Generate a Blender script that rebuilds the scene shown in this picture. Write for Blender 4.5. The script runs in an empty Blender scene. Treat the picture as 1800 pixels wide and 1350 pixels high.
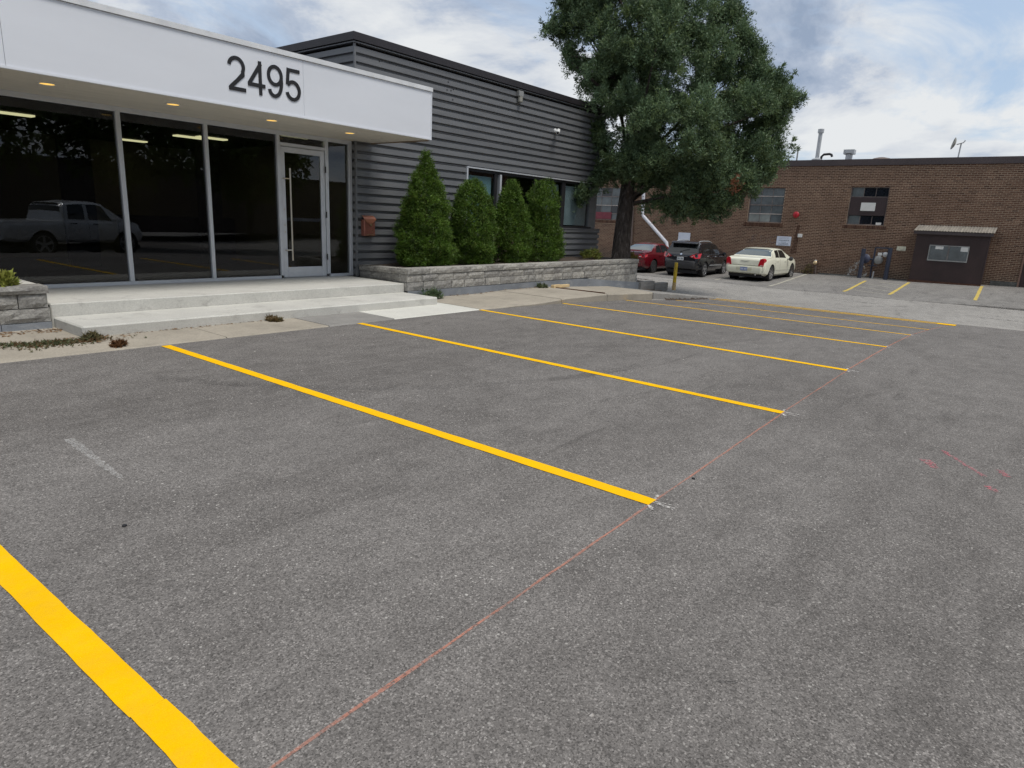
import bpy, bmesh, math, random
import numpy as np
from mathutils import Vector, Matrix
random.seed(7); rng = np.random.default_rng(7)
scene = bpy.context.scene
COL = scene.collection
R = math.radians

# ------------------------------------------------------------------ camera
F_PX = 1161.43                                  # focal length in pixels of an 1800 px wide picture
YAW, PITCH, ROLL, CAM_H = 0.901660547, 0.241783894, 0.0455758980, 1.6
def cam_axes():
    cy, sy, cp, sp = math.cos(YAW), math.sin(YAW), math.cos(PITCH), math.sin(PITCH)
    fwd = Vector((sy*cp, cy*cp, -sp)); right = Vector((cy, -sy, 0)); up = right.cross(fwd)
    c, s = math.cos(ROLL), math.sin(ROLL)
    return c*right + s*up, -s*right + c*up, fwd
AR, AU, AF = cam_axes()
cam_data = bpy.data.cameras.new('camera'); cam = bpy.data.objects.new('camera', cam_data); COL.objects.link(cam)
cam_data.sensor_width = 36; cam_data.lens = F_PX/1800*36; cam_data.clip_end = 3000; cam_data.clip_start = 0.05
mw = Matrix((AR, AU, -AF)).transposed().to_4x4(); mw.translation = (0, 0, CAM_H); cam.matrix_world = mw
scene.camera = cam
def ray(x, y):
    return AR*((x-900)/F_PX) - AU*((y-675)/F_PX) + AF
def atX(x, y, X):
    d = ray(x, y); t = X/d.x; return Vector((X, d.y*t, CAM_H + d.z*t))
def atY(x, y, Y):
    d = ray(x, y); t = Y/d.y; return Vector((d.x*t, Y, CAM_H + d.z*t))
def atZ(x, y, z):
    d = ray(x, y); t = (z-CAM_H)/d.z; return Vector((d.x*t, d.y*t, z))
def atD(x, y, D):
    return Vector((0, 0, CAM_H)) + ray(x, y)*D

# ------------------------------------------------------------------ world, sun, exposure
SUN_EL, SUN_AZ = 66, 186                       # azimuth clockwise from +Y: behind the camera, a little to the left/right
world = bpy.data.worlds.new('World'); scene.world = world; world.use_nodes = True
wn = world.node_tree; wn.nodes.clear()
def wnode(t, **k):
    n = wn.nodes.new(t)
    for a, b in k.items(): setattr(n, a, b)
    return n
wl = wn.links.new
w_out = wnode('ShaderNodeOutputWorld'); w_bg = wnode('ShaderNodeBackground'); w_bg.inputs['Strength'].default_value = 0.1
w_sky = wnode('ShaderNodeTexSky', sky_type='NISHITA', sun_disc=False, sun_elevation=R(SUN_EL), sun_rotation=R(SUN_AZ))
w_tc = wnode('ShaderNodeTexCoord'); w_sep = wnode('ShaderNodeSeparateXYZ'); wl(w_tc.outputs['Generated'], w_sep.inputs[0])
def wmath(op, a, b=None, clamp=False):
    n = wnode('ShaderNodeMath', operation=op, use_clamp=clamp)
    for i, v in enumerate((a, b)):
        if v is None: continue
        if isinstance(v, (int, float)): n.inputs[i].default_value = v
        else: wl(v, n.inputs[i])
    return n.outputs[0]
zz = wmath('ADD', wmath('MAXIMUM', w_sep.outputs[2], 0.0), 0.24)
w_cmb = wnode('ShaderNodeCombineXYZ')
wl(wmath('DIVIDE', w_sep.outputs[0], zz), w_cmb.inputs[0]); wl(wmath('DIVIDE', w_sep.outputs[1], zz), w_cmb.inputs[1])
def wnoise(scale, detail, rough, off, dist=0.0):
    m = wnode('ShaderNodeVectorMath', operation='ADD'); wl(w_cmb.outputs[0], m.inputs[0]); m.inputs[1].default_value = off
    n = wnode('ShaderNodeTexNoise'); n.inputs['Scale'].default_value = scale; n.inputs['Detail'].default_value = detail
    n.inputs['Roughness'].default_value = rough; n.inputs['Distortion'].default_value = dist
    wl(m.outputs[0], n.inputs['Vector']); return n.outputs['Fac']
def wramp(fac, stops):
    n = wnode('ShaderNodeValToRGB'); r = n.color_ramp
    while len(r.elements) > 1: r.elements.remove(r.elements[0])
    r.elements[0].position = stops[0][0]; r.elements[0].color = (*stops[0][1], 1)
    for p, c in stops[1:]:
        e = r.elements.new(p); e.color = (*c, 1)
    wl(fac, n.inputs[0]); return n.outputs[0]
def wmix(f, a, b):
    n = wnode('ShaderNodeMix', data_type='RGBA')
    wl(f, n.inputs[0])
    for i, v in ((6, a), (7, b)):
        if isinstance(v, tuple): n.inputs[i].default_value = (*v, 1)
        else: wl(v, n.inputs[i])
    return n.outputs[2]
K = 4.0                                        # cloud radiance, in units of the background strength
cover = wramp(wnoise(1.35, 9, 0.60, (-6.0, 4.0, 3.0), 0.5), [(0.38, (0, 0, 0)), (0.50, (1, 1, 1))])
tone = wramp(wmath('ADD', wmath('MULTIPLY', wnoise(1.05, 9, 0.62, (2.7, -3.3, 7.0), 0.5), 0.72), wmath('MULTIPLY', wnoise(3.1, 8, 0.6, (1.2, -8.3, 5.0), 0.4), 0.28)),
             [(0.385, (0.40*K, 0.50*K, 0.67*K)), (0.455, (0.60*K, 0.69*K, 0.84*K)), (0.50, (0.86*K, 0.91*K, 0.98*K)), (0.57, (1.04*K, 1.07*K, 1.09*K))])
thin = wmix(wnoise(1.7, 5, 0.6, (9, 2, 4)), (0.46*K, 0.63*K, 0.88*K), (0.76*K, 0.87*K, 0.99*K))
blue = wmix(wramp(w_sep.outputs[2], [(0.0, (0.85,)*3), (0.6, (0.6,)*3)]), w_sky.outputs[0], thin)
wl(wmix(cover, blue, tone), w_bg.inputs['Color']); wl(w_bg.outputs[0], w_out.inputs['Surface'])
sun_d = bpy.data.lights.new('sun', 'SUN'); sun_d.energy = 1.5; sun_d.angle = R(22); sun_d.color = (1.0, 0.96, 0.9)
sun = bpy.data.objects.new('sun', sun_d); COL.objects.link(sun)
sd = Vector((math.sin(R(SUN_AZ))*math.cos(R(SUN_EL)), math.cos(R(SUN_AZ))*math.cos(R(SUN_EL)), math.sin(R(SUN_EL))))
sun.rotation_euler = sd.to_track_quat('Z', 'Y').to_euler(); sun.location = sd*50
scene.view_settings.view_transform = 'Standard'; scene.view_settings.look = 'None'
scene.view_settings.exposure = 0.94; scene.view_settings.gamma = 1; scene.view_settings.use_curve_mapping = False
scene.render.engine = 'CYCLES'
scene.cycles.max_bounces = 8; scene.cycles.transparent_max_bounces = 12; scene.cycles.use_denoising = True; scene.cycles.denoiser = 'OPENIMAGEDENOISE'; scene.cycles.denoising_prefilter = 'FAST'

# ------------------------------------------------------------------ materials
def lin(r, g, b):
    f = lambda c: (c/255/12.92) if c/255 <= 0.04045 else ((c/255+0.055)/1.055)**2.4
    return (f(r), f(g), f(b))
class NT:
    def __init__(s, name):
        s.m = bpy.data.materials.new(name); s.m.use_nodes = True; s.t = s.m.node_tree; s.t.nodes.clear()
        s.out = s.n('ShaderNodeOutputMaterial')
    def n(s, t, **k):
        x = s.t.nodes.new(t)
        for a, b in k.items(): setattr(x, a, b)
        return x
    def set(s, sock, v):
        if isinstance(v, bpy.types.NodeSocket): s.t.links.new(v, sock)
        elif isinstance(v, tuple) and len(v) == 3 and sock.type == 'RGBA': sock.default_value = (*v, 1)
        else: sock.default_value = v
    def pos(s):
        return s.n('ShaderNodeNewGeometry').outputs['Position']
    def obj(s):
        return s.n('ShaderNodeTexCoord').outputs['Object']
    def mapv(s, v, sc=(1, 1, 1), loc=(0, 0, 0)):
        x = s.n('ShaderNodeMapping'); s.set(x.inputs['Vector'], v); x.inputs['Scale'].default_value = sc; x.inputs['Location'].default_value = loc
        return x.outputs[0]
    def noise(s, v, scale, detail=4, rough=0.55, dist=0):
        x = s.n('ShaderNodeTexNoise'); s.set(x.inputs['Vector'], v); x.inputs['Scale'].default_value = scale
        x.inputs['Detail'].default_value = detail; x.inputs['Roughness'].default_value = rough; x.inputs['Distortion'].default_value = dist
        return x.outputs['Fac']
    def voro(s, v, scale, out='Distance', feature='F1'):
        x = s.n('ShaderNodeTexVoronoi', feature=feature); s.set(x.inputs['Vector'], v); x.inputs['Scale'].default_value = scale
        return x.outputs[out]
    def ramp(s, f, stops):
        x = s.n('ShaderNodeValToRGB'); r = x.color_ramp
        while len(r.elements) > 1: r.elements.remove(r.elements[0])
        g = lambda c: (c, c, c, 1) if isinstance(c, (int, float)) else (*c, 1)
        r.elements[0].position = stops[0][0]; r.elements[0].color = g(stops[0][1])
        for p, c in stops[1:]: r.elements.new(p).color = g(c)
        s.set(x.inputs[0], f); return x.outputs[0]
    def mix(s, f, a, b, mode='MIX'):
        x = s.n('ShaderNodeMix', data_type='RGBA', blend_type=mode)
        s.set(x.inputs[0], f); s.set(x.inputs[6], a); s.set(x.inputs[7], b); return x.outputs[2]
    def math(s, op, a, b=0.0, clamp=False):
        x = s.n('ShaderNodeMath', operation=op, use_clamp=clamp); s.set(x.inputs[0], a); s.set(x.inputs[1], b); return x.outputs[0]
    def bump(s, h, strength=0.3, dist=0.01, prev=None):
        x = s.n('ShaderNodeBump'); s.set(x.inputs['Height'], h); x.inputs['Strength'].default_value = strength; x.inputs['Distance'].default_value = dist
        if prev is not None: s.set(x.inputs['Normal'], prev)
        return x.outputs[0]
    def rnd(s):
        return s.n('ShaderNodeObjectInfo').outputs['Random']
    def attr(s, n):
        return s.n('ShaderNodeAttribute', attribute_name=n).outputs['Color']
    def bsdf(s, col, rough=0.6, metal=0.0, normal=None, spec=0.5, coat=0.0, emit=None, estr=0.0):
        x = s.n('ShaderNodeBsdfPrincipled'); s.set(x.inputs['Base Color'], col); s.set(x.inputs['Roughness'], rough)
        s.set(x.inputs['Metallic'], metal); x.inputs['Specular IOR Level'].default_value = spec
        if coat: x.inputs['Coat Weight'].default_value = coat; x.inputs['Coat Roughness'].default_value = 0.04
        if normal is not None: s.set(x.inputs['Normal'], normal)
        if emit: s.set(x.inputs['Emission Color'], emit); x.inputs['Emission Strength'].default_value = estr
        s.t.links.new(x.outputs[0], s.out.inputs['Surface']); return s.m

def simple(name, c, rough=0.6, metal=0.0, var=0.15, scale=6.0, bump=0.0, coat=0.0, spec=0.5, stretch=(1, 1, 1)):
    t = NT(name); p = t.mapv(t.pos(), stretch)
    f = t.noise(p, scale, 5, 0.6)
    lo = tuple(x*(1-var) for x in c); hi = tuple(min(1, x*(1+var)) for x in c)
    col = t.ramp(f, [(0.3, lo), (0.7, hi)])
    nb = t.bump(t.noise(p, scale*6, 3, 0.6), bump, 0.01) if bump else None
    return t.bsdf(col, rough, metal, nb, spec, coat)

def asphalt(name, dark, light, tint, speck=1.0, worn=0.0):
    t = NT(name); p = t.pos()
    big = t.noise(t.mapv(p, (0.35, 1.0, 1), (3, 1, 0)), 0.55, 5, 0.6, 0.6)         # lanes of wear along the lot
    mid = t.noise(t.mapv(p, (1, 1.5, 1)), 2.6, 6, 0.65)
    col = t.mix(t.ramp(big, [(0.32, 0), (0.68, 1)]), dark, light)
    col = t.mix(0.35, col, t.ramp(mid, [(0.3, tuple(x*0.72 for x in dark)), (0.7, tuple(x*1.2 for x in light))]))
    scuff = t.noise(t.mapv(p, (0.5, 2.6, 1), (7, 3, 0)), 1.1, 6, 0.7, 1.2)
    col = t.mix(t.ramp(scuff, [(0.56, 0), (0.72, 0.6)]), col, tuple(x*0.70 for x in dark))
    g = t.voro(p, 165, 'Color'); gr = t.n('ShaderNodeSeparateColor'); t.set(gr.inputs[0], g)
    col = t.mix(0.9, col, t.ramp(gr.outputs[0], [(0.0, 0.42), (0.3, 0.82), (0.7, 1.08), (0.9, 1.28), (1.0, 1.95)]), 'MULTIPLY')
    fine = t.noise(p, 260, 3, 0.75)
    col = t.mix(0.8, col, t.ramp(fine, [(0.3, 0.55), (0.5, 1.0), (0.72, 1.5)]), 'MULTIPLY')
    # light stones showing in the binder
    patchy = t.ramp(t.noise(p, 0.9, 4, 0.6), [(0.35, 0.25), (0.65, 1.0)])
    for sc, off, lo, amt in ((80, 0.0, 0.78, 0.8), (44, 3.3, 0.84, 0.8), (22, 7.7, 0.90, 0.8)):
        pp = t.mapv(p, (1, 1, 1), (off, off*2, 0)); vd = t.voro(pp, sc); vc = t.n('ShaderNodeSeparateColor'); t.set(vc.inputs[0], t.voro(pp, sc, 'Color'))
        k = 0.22 if sc > 60 else 0.19 if sc > 30 else 0.11
        st = t.math('MULTIPLY', t.ramp(vd, [(k, 1), (k*1.5, 0)]), t.ramp(vc.outputs[0], [(lo, 0), (lo+0.03, amt*speck)]))
        st = t.math('MULTIPLY', st, patchy)
        col = t.mix(st, col, t.mix(vc.outputs[1], (0.20, 0.185, 0.17), (0.55, 0.53, 0.49)))
    dk = t.voro(t.mapv(p, (1, 1, 1), (1.7, 5.1, 0)), 70, 'Color'); dks = t.n('ShaderNodeSeparateColor'); t.set(dks.inputs[0], dk)
    col = t.mix(t.ramp(dks.outputs[2], [(0.90, 0), (0.94, 0.35)]), col, (0.06, 0.056, 0.052))
    if worn:                                                                       # dust and cracks of old asphalt
        dust = t.noise(t.mapv(p, (0.5, 1, 1)), 0.8, 6, 0.7)
        col = t.mix(t.ramp(dust, [(0.45, 0), (0.7, worn)]), col, tint)
        cr = t.voro(t.mapv(p, (1, 1, 1), (1, 0, 0)), 0.45, 'Distance', 'DISTANCE_TO_EDGE')
        crn = t.math('ADD', cr, t.math('MULTIPLY', t.math('SUBTRACT', t.noise(p, 2.5, 5, 0.7), 0.5), 0.22))
        col = t.mix(t.ramp(t.math('ABSOLUTE', crn), [(0.0, 0.5), (0.012, 0)]), col, (0.03, 0.03, 0.03))
    nb = t.bump(t.math('ADD', t.math('MULTIPLY', gr.outputs[0], 0.6), fine), 0.3, 0.005)
    nb = t.bump(mid, 0.12, 0.02, nb)
    return t.bsdf(col, 0.88, 0, nb, 0.25)

M = {}
M['asphalt_new'] = asphalt('asphalt_new', (0.112, 0.103, 0.096), (0.180, 0.168, 0.158), (0.2, 0.19, 0.18))
M['asphalt_old'] = asphalt('asphalt_old', (0.225, 0.213, 0.197), (0.29, 0.277, 0.257), (0.32, 0.305, 0.28), 0.4, 0.5)
M['asphalt_bay'] = asphalt('asphalt_bay', (0.15, 0.142, 0.134), (0.215, 0.205, 0.192), (0.27, 0.26, 0.24), 0.5, 0.45)

def concrete(name, base, var=0.2, stain=(0.2, 0.18, 0.15), stain_amt=0.35, grain=60, bump=0.25):
    t = NT(name); p = t.pos()
    col = t.ramp(t.noise(p, 1.3, 6, 0.65), [(0.3, tuple(x*(1-var) for x in base)), (0.7, tuple(min(1, x*(1+var*0.6)) for x in base))])
    col = t.mix(t.math('MULTIPLY', t.ramp(t.noise(t.mapv(p, (1, 1, 2.2), (4, 4, 1)), 3.1, 7, 0.72, 0.8), [(0.54, 0), (0.72, 1)]), stain_amt), col, stain)
    f = t.noise(p, grain, 4, 0.7)
    col = t.mix(0.5, col, t.ramp(f, [(0.3, 0.68), (0.5, 1.0), (0.7, 1.22)]), 'MULTIPLY')
    pit = t.ramp(t.voro(p, 28), [(0.06, 1), (0.12, 0)])
    col = t.mix(t.math('MULTIPLY', pit, 0.35), col, tuple(x*0.4 for x in base))
    return t.bsdf(col, 0.85, 0, t.bump(f, bump, 0.006), 0.3)
M['concrete_step'] = concrete('concrete_step', (0.50, 0.49, 0.45), 0.12, (0.22, 0.21, 0.19), 0.45)
M['concrete_new'] = concrete('concrete_new', (0.56, 0.55, 0.50), 0.06, (0.4, 0.39, 0.36), 0.25)
M['sidewalk'] = concrete('sidewalk', (0.335, 0.30, 0.245), 0.2, (0.14, 0.12, 0.10), 0.35, 45)
M['sidewalk_grey'] = concrete('sidewalk_grey', (0.24, 0.23, 0.215), 0.2, (0.12, 0.115, 0.11), 0.5, 45)
M['foundation'] = concrete('foundation', (0.20, 0.215, 0.235), 0.25, (0.42, 0.42, 0.40), 0.5)
def block_mat():
    t = NT('split_face_block'); p = t.pos()
    f = t.noise(p, 24, 6, 0.72); g = t.noise(p, 5, 5, 0.7)
    r = t.rnd()
    base = t.mix(r, (0.25, 0.242, 0.225), (0.37, 0.355, 0.32))
    col = t.mix(0.75, base, t.ramp(f, [(0.32, 0.5), (0.5, 1.05), (0.68, 1.6)]), 'MULTIPLY')
    col = t.mix(t.ramp(g, [(0.50, 0), (0.72, 0.65)]), col, (0.12, 0.11, 0.105))
    col = t.mix(t.ramp(t.noise(t.mapv(p, (1, 1, 3)), 2.2, 4, 0.6), [(0.62, 0), (0.78, 0.3)]), col, (0.20, 0.13, 0.09))
    return t.bsdf(col, 0.92, 0, t.bump(t.noise(p, 40, 6, 0.75), 0.9, 0.02), 0.2)
M['block'] = block_mat()
M['joint_dark'] = simple('joint_dark', (0.035, 0.033, 0.03), 0.95)
def siding_mat():
    t = NT('grey_metal_siding'); p = t.pos()
    col = t.ramp(t.noise(t.mapv(p, (0.4, 0.4, 3)), 2.5, 6, 0.65), [(0.3, (0.128, 0.132, 0.139)), (0.7, (0.168, 0.173, 0.181))])
    col = t.mix(t.ramp(t.noise(t.mapv(p, (3, 3, 0.5)), 3, 5, 0.7), [(0.5, 0), (0.8, 0.3)]), col, (0.19, 0.19, 0.18))
    col = t.mix(0.5, col, t.ramp(t.rnd(), [(0, 0.82), (1, 1.18)]), 'MULTIPLY')
    return t.bsdf(col, 0.48, 0.0, t.bump(t.noise(t.mapv(p, (0.6, 0.6, 2)), 1.8, 3), 0.08, 0.02), 0.4)
M['siding'] = siding_mat()
M['roof_edge'] = simple('roof_edge', (0.020, 0.017, 0.020), 0.5, 0, 0.25, 2)
M['white_fascia'] = simple('white_fascia', (0.69, 0.71, 0.75), 0.5, 0, 0.03, 1.2, 0.02, stretch=(0.4, 1, 1.5))
M['white_trim'] = simple('white_trim', (0.66, 0.67, 0.68), 0.45, 0, 0.14, 3)
M['soffit'] = simple('soffit', (0.60, 0.57, 0.50), 0.6, 0, 0.08, 3, stretch=(0.3, 4, 1))
M['aluminium'] = simple('aluminium', (0.60, 0.62, 0.65), 0.35, 0.35, 0.06, 4)
M['steel'] = simple('steel', (0.62, 0.57, 0.48), 0.3, 0.85, 0.08, 8)
M['black'] = simple('black_paint', (0.009, 0.009, 0.011), 0.6, 0, 0.1)
M['rubber'] = simple('rubber', (0.018, 0.018, 0.018), 0.85, 0, 0.2, 20)
M['chrome'] = simple('chrome', (0.72, 0.73, 0.74), 0.16, 1.0, 0.03)
M['alloy'] = simple('alloy', (0.55, 0.56, 0.58), 0.28, 0.8, 0.05)
M['soil'] = simple('soil', (0.05, 0.035, 0.025), 0.95, 0, 0.5, 20, 0.8)
def glass(name, tint, ior=1.5, rough=0.0):
    t = NT(name); tr = t.n('ShaderNodeBsdfTransparent'); tr.inputs[0].default_value = (*tint, 1)
    gl = t.n('ShaderNodeBsdfGlossy'); gl.inputs['Roughness'].default_value = rough; gl.inputs[0].default_value = (0.92, 0.95, 1, 1)
    fr = t.n('ShaderNodeFresnel'); fr.inputs['IOR'].default_value = ior
    geo = t.n('ShaderNodeNewGeometry'); f2 = t.math('MULTIPLY', t.math('MULTIPLY', fr.outputs[0], 1.35, True), t.math('SUBTRACT', 1.0, geo.outputs['Backfacing']))
    mx = t.n('ShaderNodeMixShader'); t.set(mx.inputs[0], f2); t.t.links.new(tr.outputs[0], mx.inputs[1]); t.t.links.new(gl.outputs[0], mx.inputs[2])
    t.t.links.new(mx.outputs[0], t.out.inputs['Surface']); return t.m
M['glass_dark'] = glass('tinted_glass', (0.50, 0.51, 0.52))
M['glass_clear'] = glass('window_glass', (0.82, 0.85, 0.85))
M['glass_car'] = simple('car_glass', (0.012, 0.014, 0.015), 0.05, 0, 0.05, coat=0, spec=0.8)
M['glass_car_sky'] = simple('car_rear_glass', (0.05, 0.07, 0.075), 0.04, 0.0, 0.1, coat=0.6, spec=1.0)
M['glass_old'] = simple('old_wired_glass', (0.10, 0.115, 0.12), 0.22, 0, 0.35, 1.5, spec=0.7)
M['glass_black'] = simple('dark_window_glass', (0.012, 0.014, 0.02), 0.08, 0, 0.3, 1.5, spec=0.6)
M['glass_pale'] = simple('pale_window_glass', (0.24, 0.26, 0.245), 0.3, 0, 0.25, 2, spec=0.6)
M['blind'] = simple('teal_blind', (0.26, 0.42, 0.45), 0.8, 0, 0.1, 1)
M['blind_pale'] = simple('pale_blind', (0.32, 0.39, 0.41), 0.8, 0, 0.25, 1.2)
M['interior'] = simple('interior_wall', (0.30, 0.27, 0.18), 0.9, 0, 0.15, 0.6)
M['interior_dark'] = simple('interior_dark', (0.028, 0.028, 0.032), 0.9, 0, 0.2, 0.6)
M['interior_floor'] = simple('interior_floor', (0.05, 0.048, 0.045), 0.5, 0, 0.2, 1)
def emitter(name, col, s):
    t = NT(name); e = t.n('ShaderNodeEmission'); e.inputs[0].default_value = (*col, 1); e.inputs[1].default_value = s
    t.t.links.new(e.outputs[0], t.out.inputs['Surface']); return t.m
M['lamp_warm'] = emitter('lamp_warm', (1.0, 0.60, 0.14), 0.62)
M['lamp_tube'] = emitter('lamp_tube', (1.0, 0.93, 0.50), 1.25)
def yellow_paint(name, c, wear):
    t = NT(name); p = t.pos()
    col = t.mix(t.ramp(t.noise(p, 5, 4, 0.6), [(0.3, 0), (0.7, 1)]), tuple(x*0.93 for x in c), tuple(min(1, x*1.05) for x in c))
    g = t.noise(p, 190, 3, 0.7)
    col = t.mix(0.4, col, t.ramp(g, [(0.3, 0.8), (0.7, 1.12)]), 'MULTIPLY')
    if wear:
        col = t.mix(t.math('MULTIPLY', t.ramp(t.noise(p, 9, 7, 0.8), [(0.42, 0), (0.62, 1)]), wear), col, (0.16, 0.155, 0.15))
    return t.bsdf(col, 0.8, 0, t.bump(g, 0.4, 0.005), 0.08)
M['yellow'] = yellow_paint('fresh_yellow_paint', (0.82, 0.46, 0.0), 0.06)
M['yellow_far'] = yellow_paint('worn_yellow_paint', (0.56, 0.42, 0.10), 0.45)
M['white_old'] = yellow_paint('worn_white_paint', (0.46, 0.44, 0.36), 0.55)
def marked(name, c, lo, hi, scale, amt=1.0):
    """patchy spray or chalk: the colour shows only where the grain caught it, else transparent"""
    t = NT(name); p = t.pos()
    b = t.n('ShaderNodeBsdfPrincipled'); b.inputs['Base Color'].default_value = (*c, 1); b.inputs['Roughness'].default_value = 0.9
    tr = t.n('ShaderNodeBsdfTransparent'); mx = t.n('ShaderNodeMixShader')
    f = t.math('MULTIPLY', t.ramp(t.noise(p, scale, 5, 0.75), [(lo, 0), (hi, 1)]), t.ramp(t.noise(p, scale*0.06, 3, 0.6), [(0.25, 0.35), (0.6, 1)]))
    t.set(mx.inputs[0], t.math('MULTIPLY', f, amt)); t.t.links.new(tr.outputs[0], mx.inputs[1]); t.t.links.new(b.outputs[0], mx.inputs[2])
    t.t.links.new(mx.outputs[0], t.out.inputs['Surface']); return t.m
M['chalk_orange'] = marked('orange_chalk', (0.60, 0.24, 0.16), 0.36, 0.52, 70, 0.55)
M['chalk_orange_faint'] = marked('faint_orange_chalk', (0.5, 0.17, 0.12), 0.42, 0.6, 60, 0.4)
M['chalk_white'] = marked('white_chalk', (0.75, 0.72, 0.68), 0.40, 0.52, 60, 0.9)
M['scuff_white'] = marked('white_scuff', (0.55, 0.54, 0.52), 0.40, 0.62, 90, 0.62)
M['spray_red'] = marked('pink_spray', (0.60, 0.13, 0.17), 0.42, 0.6, 45, 0.7)
M['stain'] = marked('dark_stain', (0.03, 0.03, 0.03), 0.48, 0.62, 6, 0.7)
M['graffiti'] = marked('washed_graffiti', (0.42, 0.34, 0.32), 0.40, 0.6, 14, 0.45)
M['splash'] = marked('white_splash', (0.55, 0.55, 0.53), 0.50, 0.60, 5, 0.9)
M['rust_run'] = marked('rust_run', (0.075, 0.03, 0.018), 0.30, 0.55, 3, 0.75)

def leaf_mat(name, a, b, c):
    t = NT(name); v = t.attr('tint'); s = t.n('ShaderNodeSeparateColor'); t.set(s.inputs[0], v)
    col = t.mix(s.outputs[0], a, b); col = t.mix(s.outputs[1], col, c)
    col = t.mix(s.outputs[2], col, (0.16, 0.05, 0.02))
    bs = t.n('ShaderNodeBsdfPrincipled'); t.set(bs.inputs['Base Color'], col); bs.inputs['Roughness'].default_value = 0.55; bs.inputs['Specular IOR Level'].default_value = 0.35
    tl = t.n('ShaderNodeBsdfTranslucent'); t.set(tl.inputs[0], col); mx = t.n('ShaderNodeMixShader'); mx.inputs[0].default_value = 0.22
    t.t.links.new(bs.outputs[0], mx.inputs[1]); t.t.links.new(tl.outputs[0], mx.inputs[2]); t.t.links.new(mx.outputs[0], t.out.inputs['Surface'])
    return t.m
M['leaf_juniper'] = leaf_mat('juniper_leaf', (0.026, 0.053, 0.022), (0.155, 0.235, 0.128), (0.18, 0.235, 0.070))
M['leaf_cedar'] = leaf_mat('cedar_leaf', (0.024, 0.060, 0.006), (0.112, 0.215, 0.022), (0.15, 0.17, 0.03))
M['leaf_shrub'] = leaf_mat('shrub_leaf', (0.10, 0.15, 0.03), (0.30, 0.33, 0.07), (0.25, 0.20, 0.05))
M['leaf_purple'] = leaf_mat('purple_leaf', (0.045, 0.04, 0.035), (0.10, 0.07, 0.06), (0.08, 0.09, 0.04))
M['leaf_weed'] = leaf_mat('weed_leaf', (0.05, 0.09, 0.05), (0.11, 0.17, 0.08), (0.16, 0.12, 0.05))
M['leaf_dry'] = leaf_mat('dry_leaf', (0.10, 0.05, 0.03), (0.22, 0.12, 0.06), (0.30, 0.20, 0.10))
def bark_mat():
    t = NT('bark'); p = t.obj(); f = t.noise(t.mapv(p, (1, 1, 0.18)), 14, 6, 0.7, 0.4)
    col = t.ramp(f, [(0.3, (0.022, 0.017, 0.014)), (0.55, (0.07, 0.057, 0.05)), (0.75, (0.20, 0.175, 0.165))])
    return t.bsdf(col, 0.9, 0, t.bump(f, 0.9, 0.05), 0.2)
M['bark'] = bark_mat()
def brick_mat():
    t = NT('brown_brick'); c = t.attr('tint'); p = t.pos()
    s = t.n('ShaderNodeSeparateColor'); t.set(s.inputs[0], c)
    col = t.ramp(s.outputs[0], [(0.0, (0.072, 0.038, 0.027)), (0.35, (0.122, 0.066, 0.044)), (0.7, (0.160, 0.090, 0.060)), (1.0, (0.20, 0.118, 0.080))])
    col = t.mix(0.35, col, t.ramp(t.noise(p, 9, 5, 0.7), [(0.3, 0.6), (0.7, 1.4)]), 'MULTIPLY')
    pos_xyz = t.n('ShaderNodeSeparateXYZ'); t.set(pos_xyz.inputs[0], p)
    low = t.math('ADD', pos_xyz.outputs[2], t.math('MULTIPLY', t.noise(t.mapv(p, (1, 1, 0.4)), 0.9, 5, 0.65), 1.6))
    col = t.mix(t.ramp(t.math('MULTIPLY', low, 0.5), [(0.18, 0.62), (0.62, 0)]), col, (0.045, 0.043, 0.038))  # brick goes darker and greyer towards the bottom, with a ragged upper limit
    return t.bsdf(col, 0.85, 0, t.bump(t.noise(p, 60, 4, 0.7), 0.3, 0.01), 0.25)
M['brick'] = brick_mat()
M['mortar'] = simple('mortar', (0.40, 0.30, 0.215), 0.95, 0, 0.3, 0.8)
M['mortar_low'] = simple('parging', (0.12, 0.12, 0.11), 0.95, 0, 0.5, 2.0, 0.3)
M['coping'] = simple('brown_coping', (0.062, 0.046, 0.046), 0.5, 0, 0.2, 0.7)
M['shed_paint'] = simple('dark_red_brown_paint', (0.034, 0.017, 0.016), 0.6, 0, 0.3, 1.5, 0.1)
M['panel_brown'] = simple('brown_panel', (0.036, 0.021, 0.022), 0.6, 0, 0.2, 1.5)
M['roof_corr'] = simple('weathered_corrugated', (0.215, 0.195, 0.165), 0.7, 0, 0.3, 3, stretch=(0.5, 3, 1))
M['frame_old'] = simple('old_window_frame', (0.16, 0.13, 0.12), 0.7, 0, 0.4, 5)
M['frame_pale'] = simple('pale_window_rail', (0.42, 0.37, 0.34), 0.7, 0, 0.25, 5)
M['sign_white'] = simple('sign_white', (0.62, 0.66, 0.75), 0.5, 0, 0.06, 1)
M['paper'] = simple('paper', (0.68, 0.67, 0.64), 0.8, 0, 0.06, 4)
M['paper_yellow'] = simple('old_notice', (0.62, 0.60, 0.47), 0.8, 0, 0.25, 14)
M['ink_red'] = simple('faded_ink', (0.42, 0.40, 0.44), 0.8)
M['ink_dark'] = simple('dark_ink', (0.10, 0.14, 0.17), 0.8)
M['red'] = simple('red_enamel', (0.42, 0.012, 0.022), 0.4)
M['blue_steel'] = simple('navy_paint', (0.03, 0.036, 0.06), 0.6, 0, 0.25, 3)
M['blue_light'] = simple('blue_regulator', (0.05, 0.056, 0.095), 0.5)
M['grey_metal'] = simple('grey_metal', (0.30, 0.30, 0.29), 0.45, 0.4, 0.2, 4)
M['galv'] = simple('galvanised', (0.46, 0.47, 0.48), 0.45, 0.5, 0.12, 3)
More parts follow.
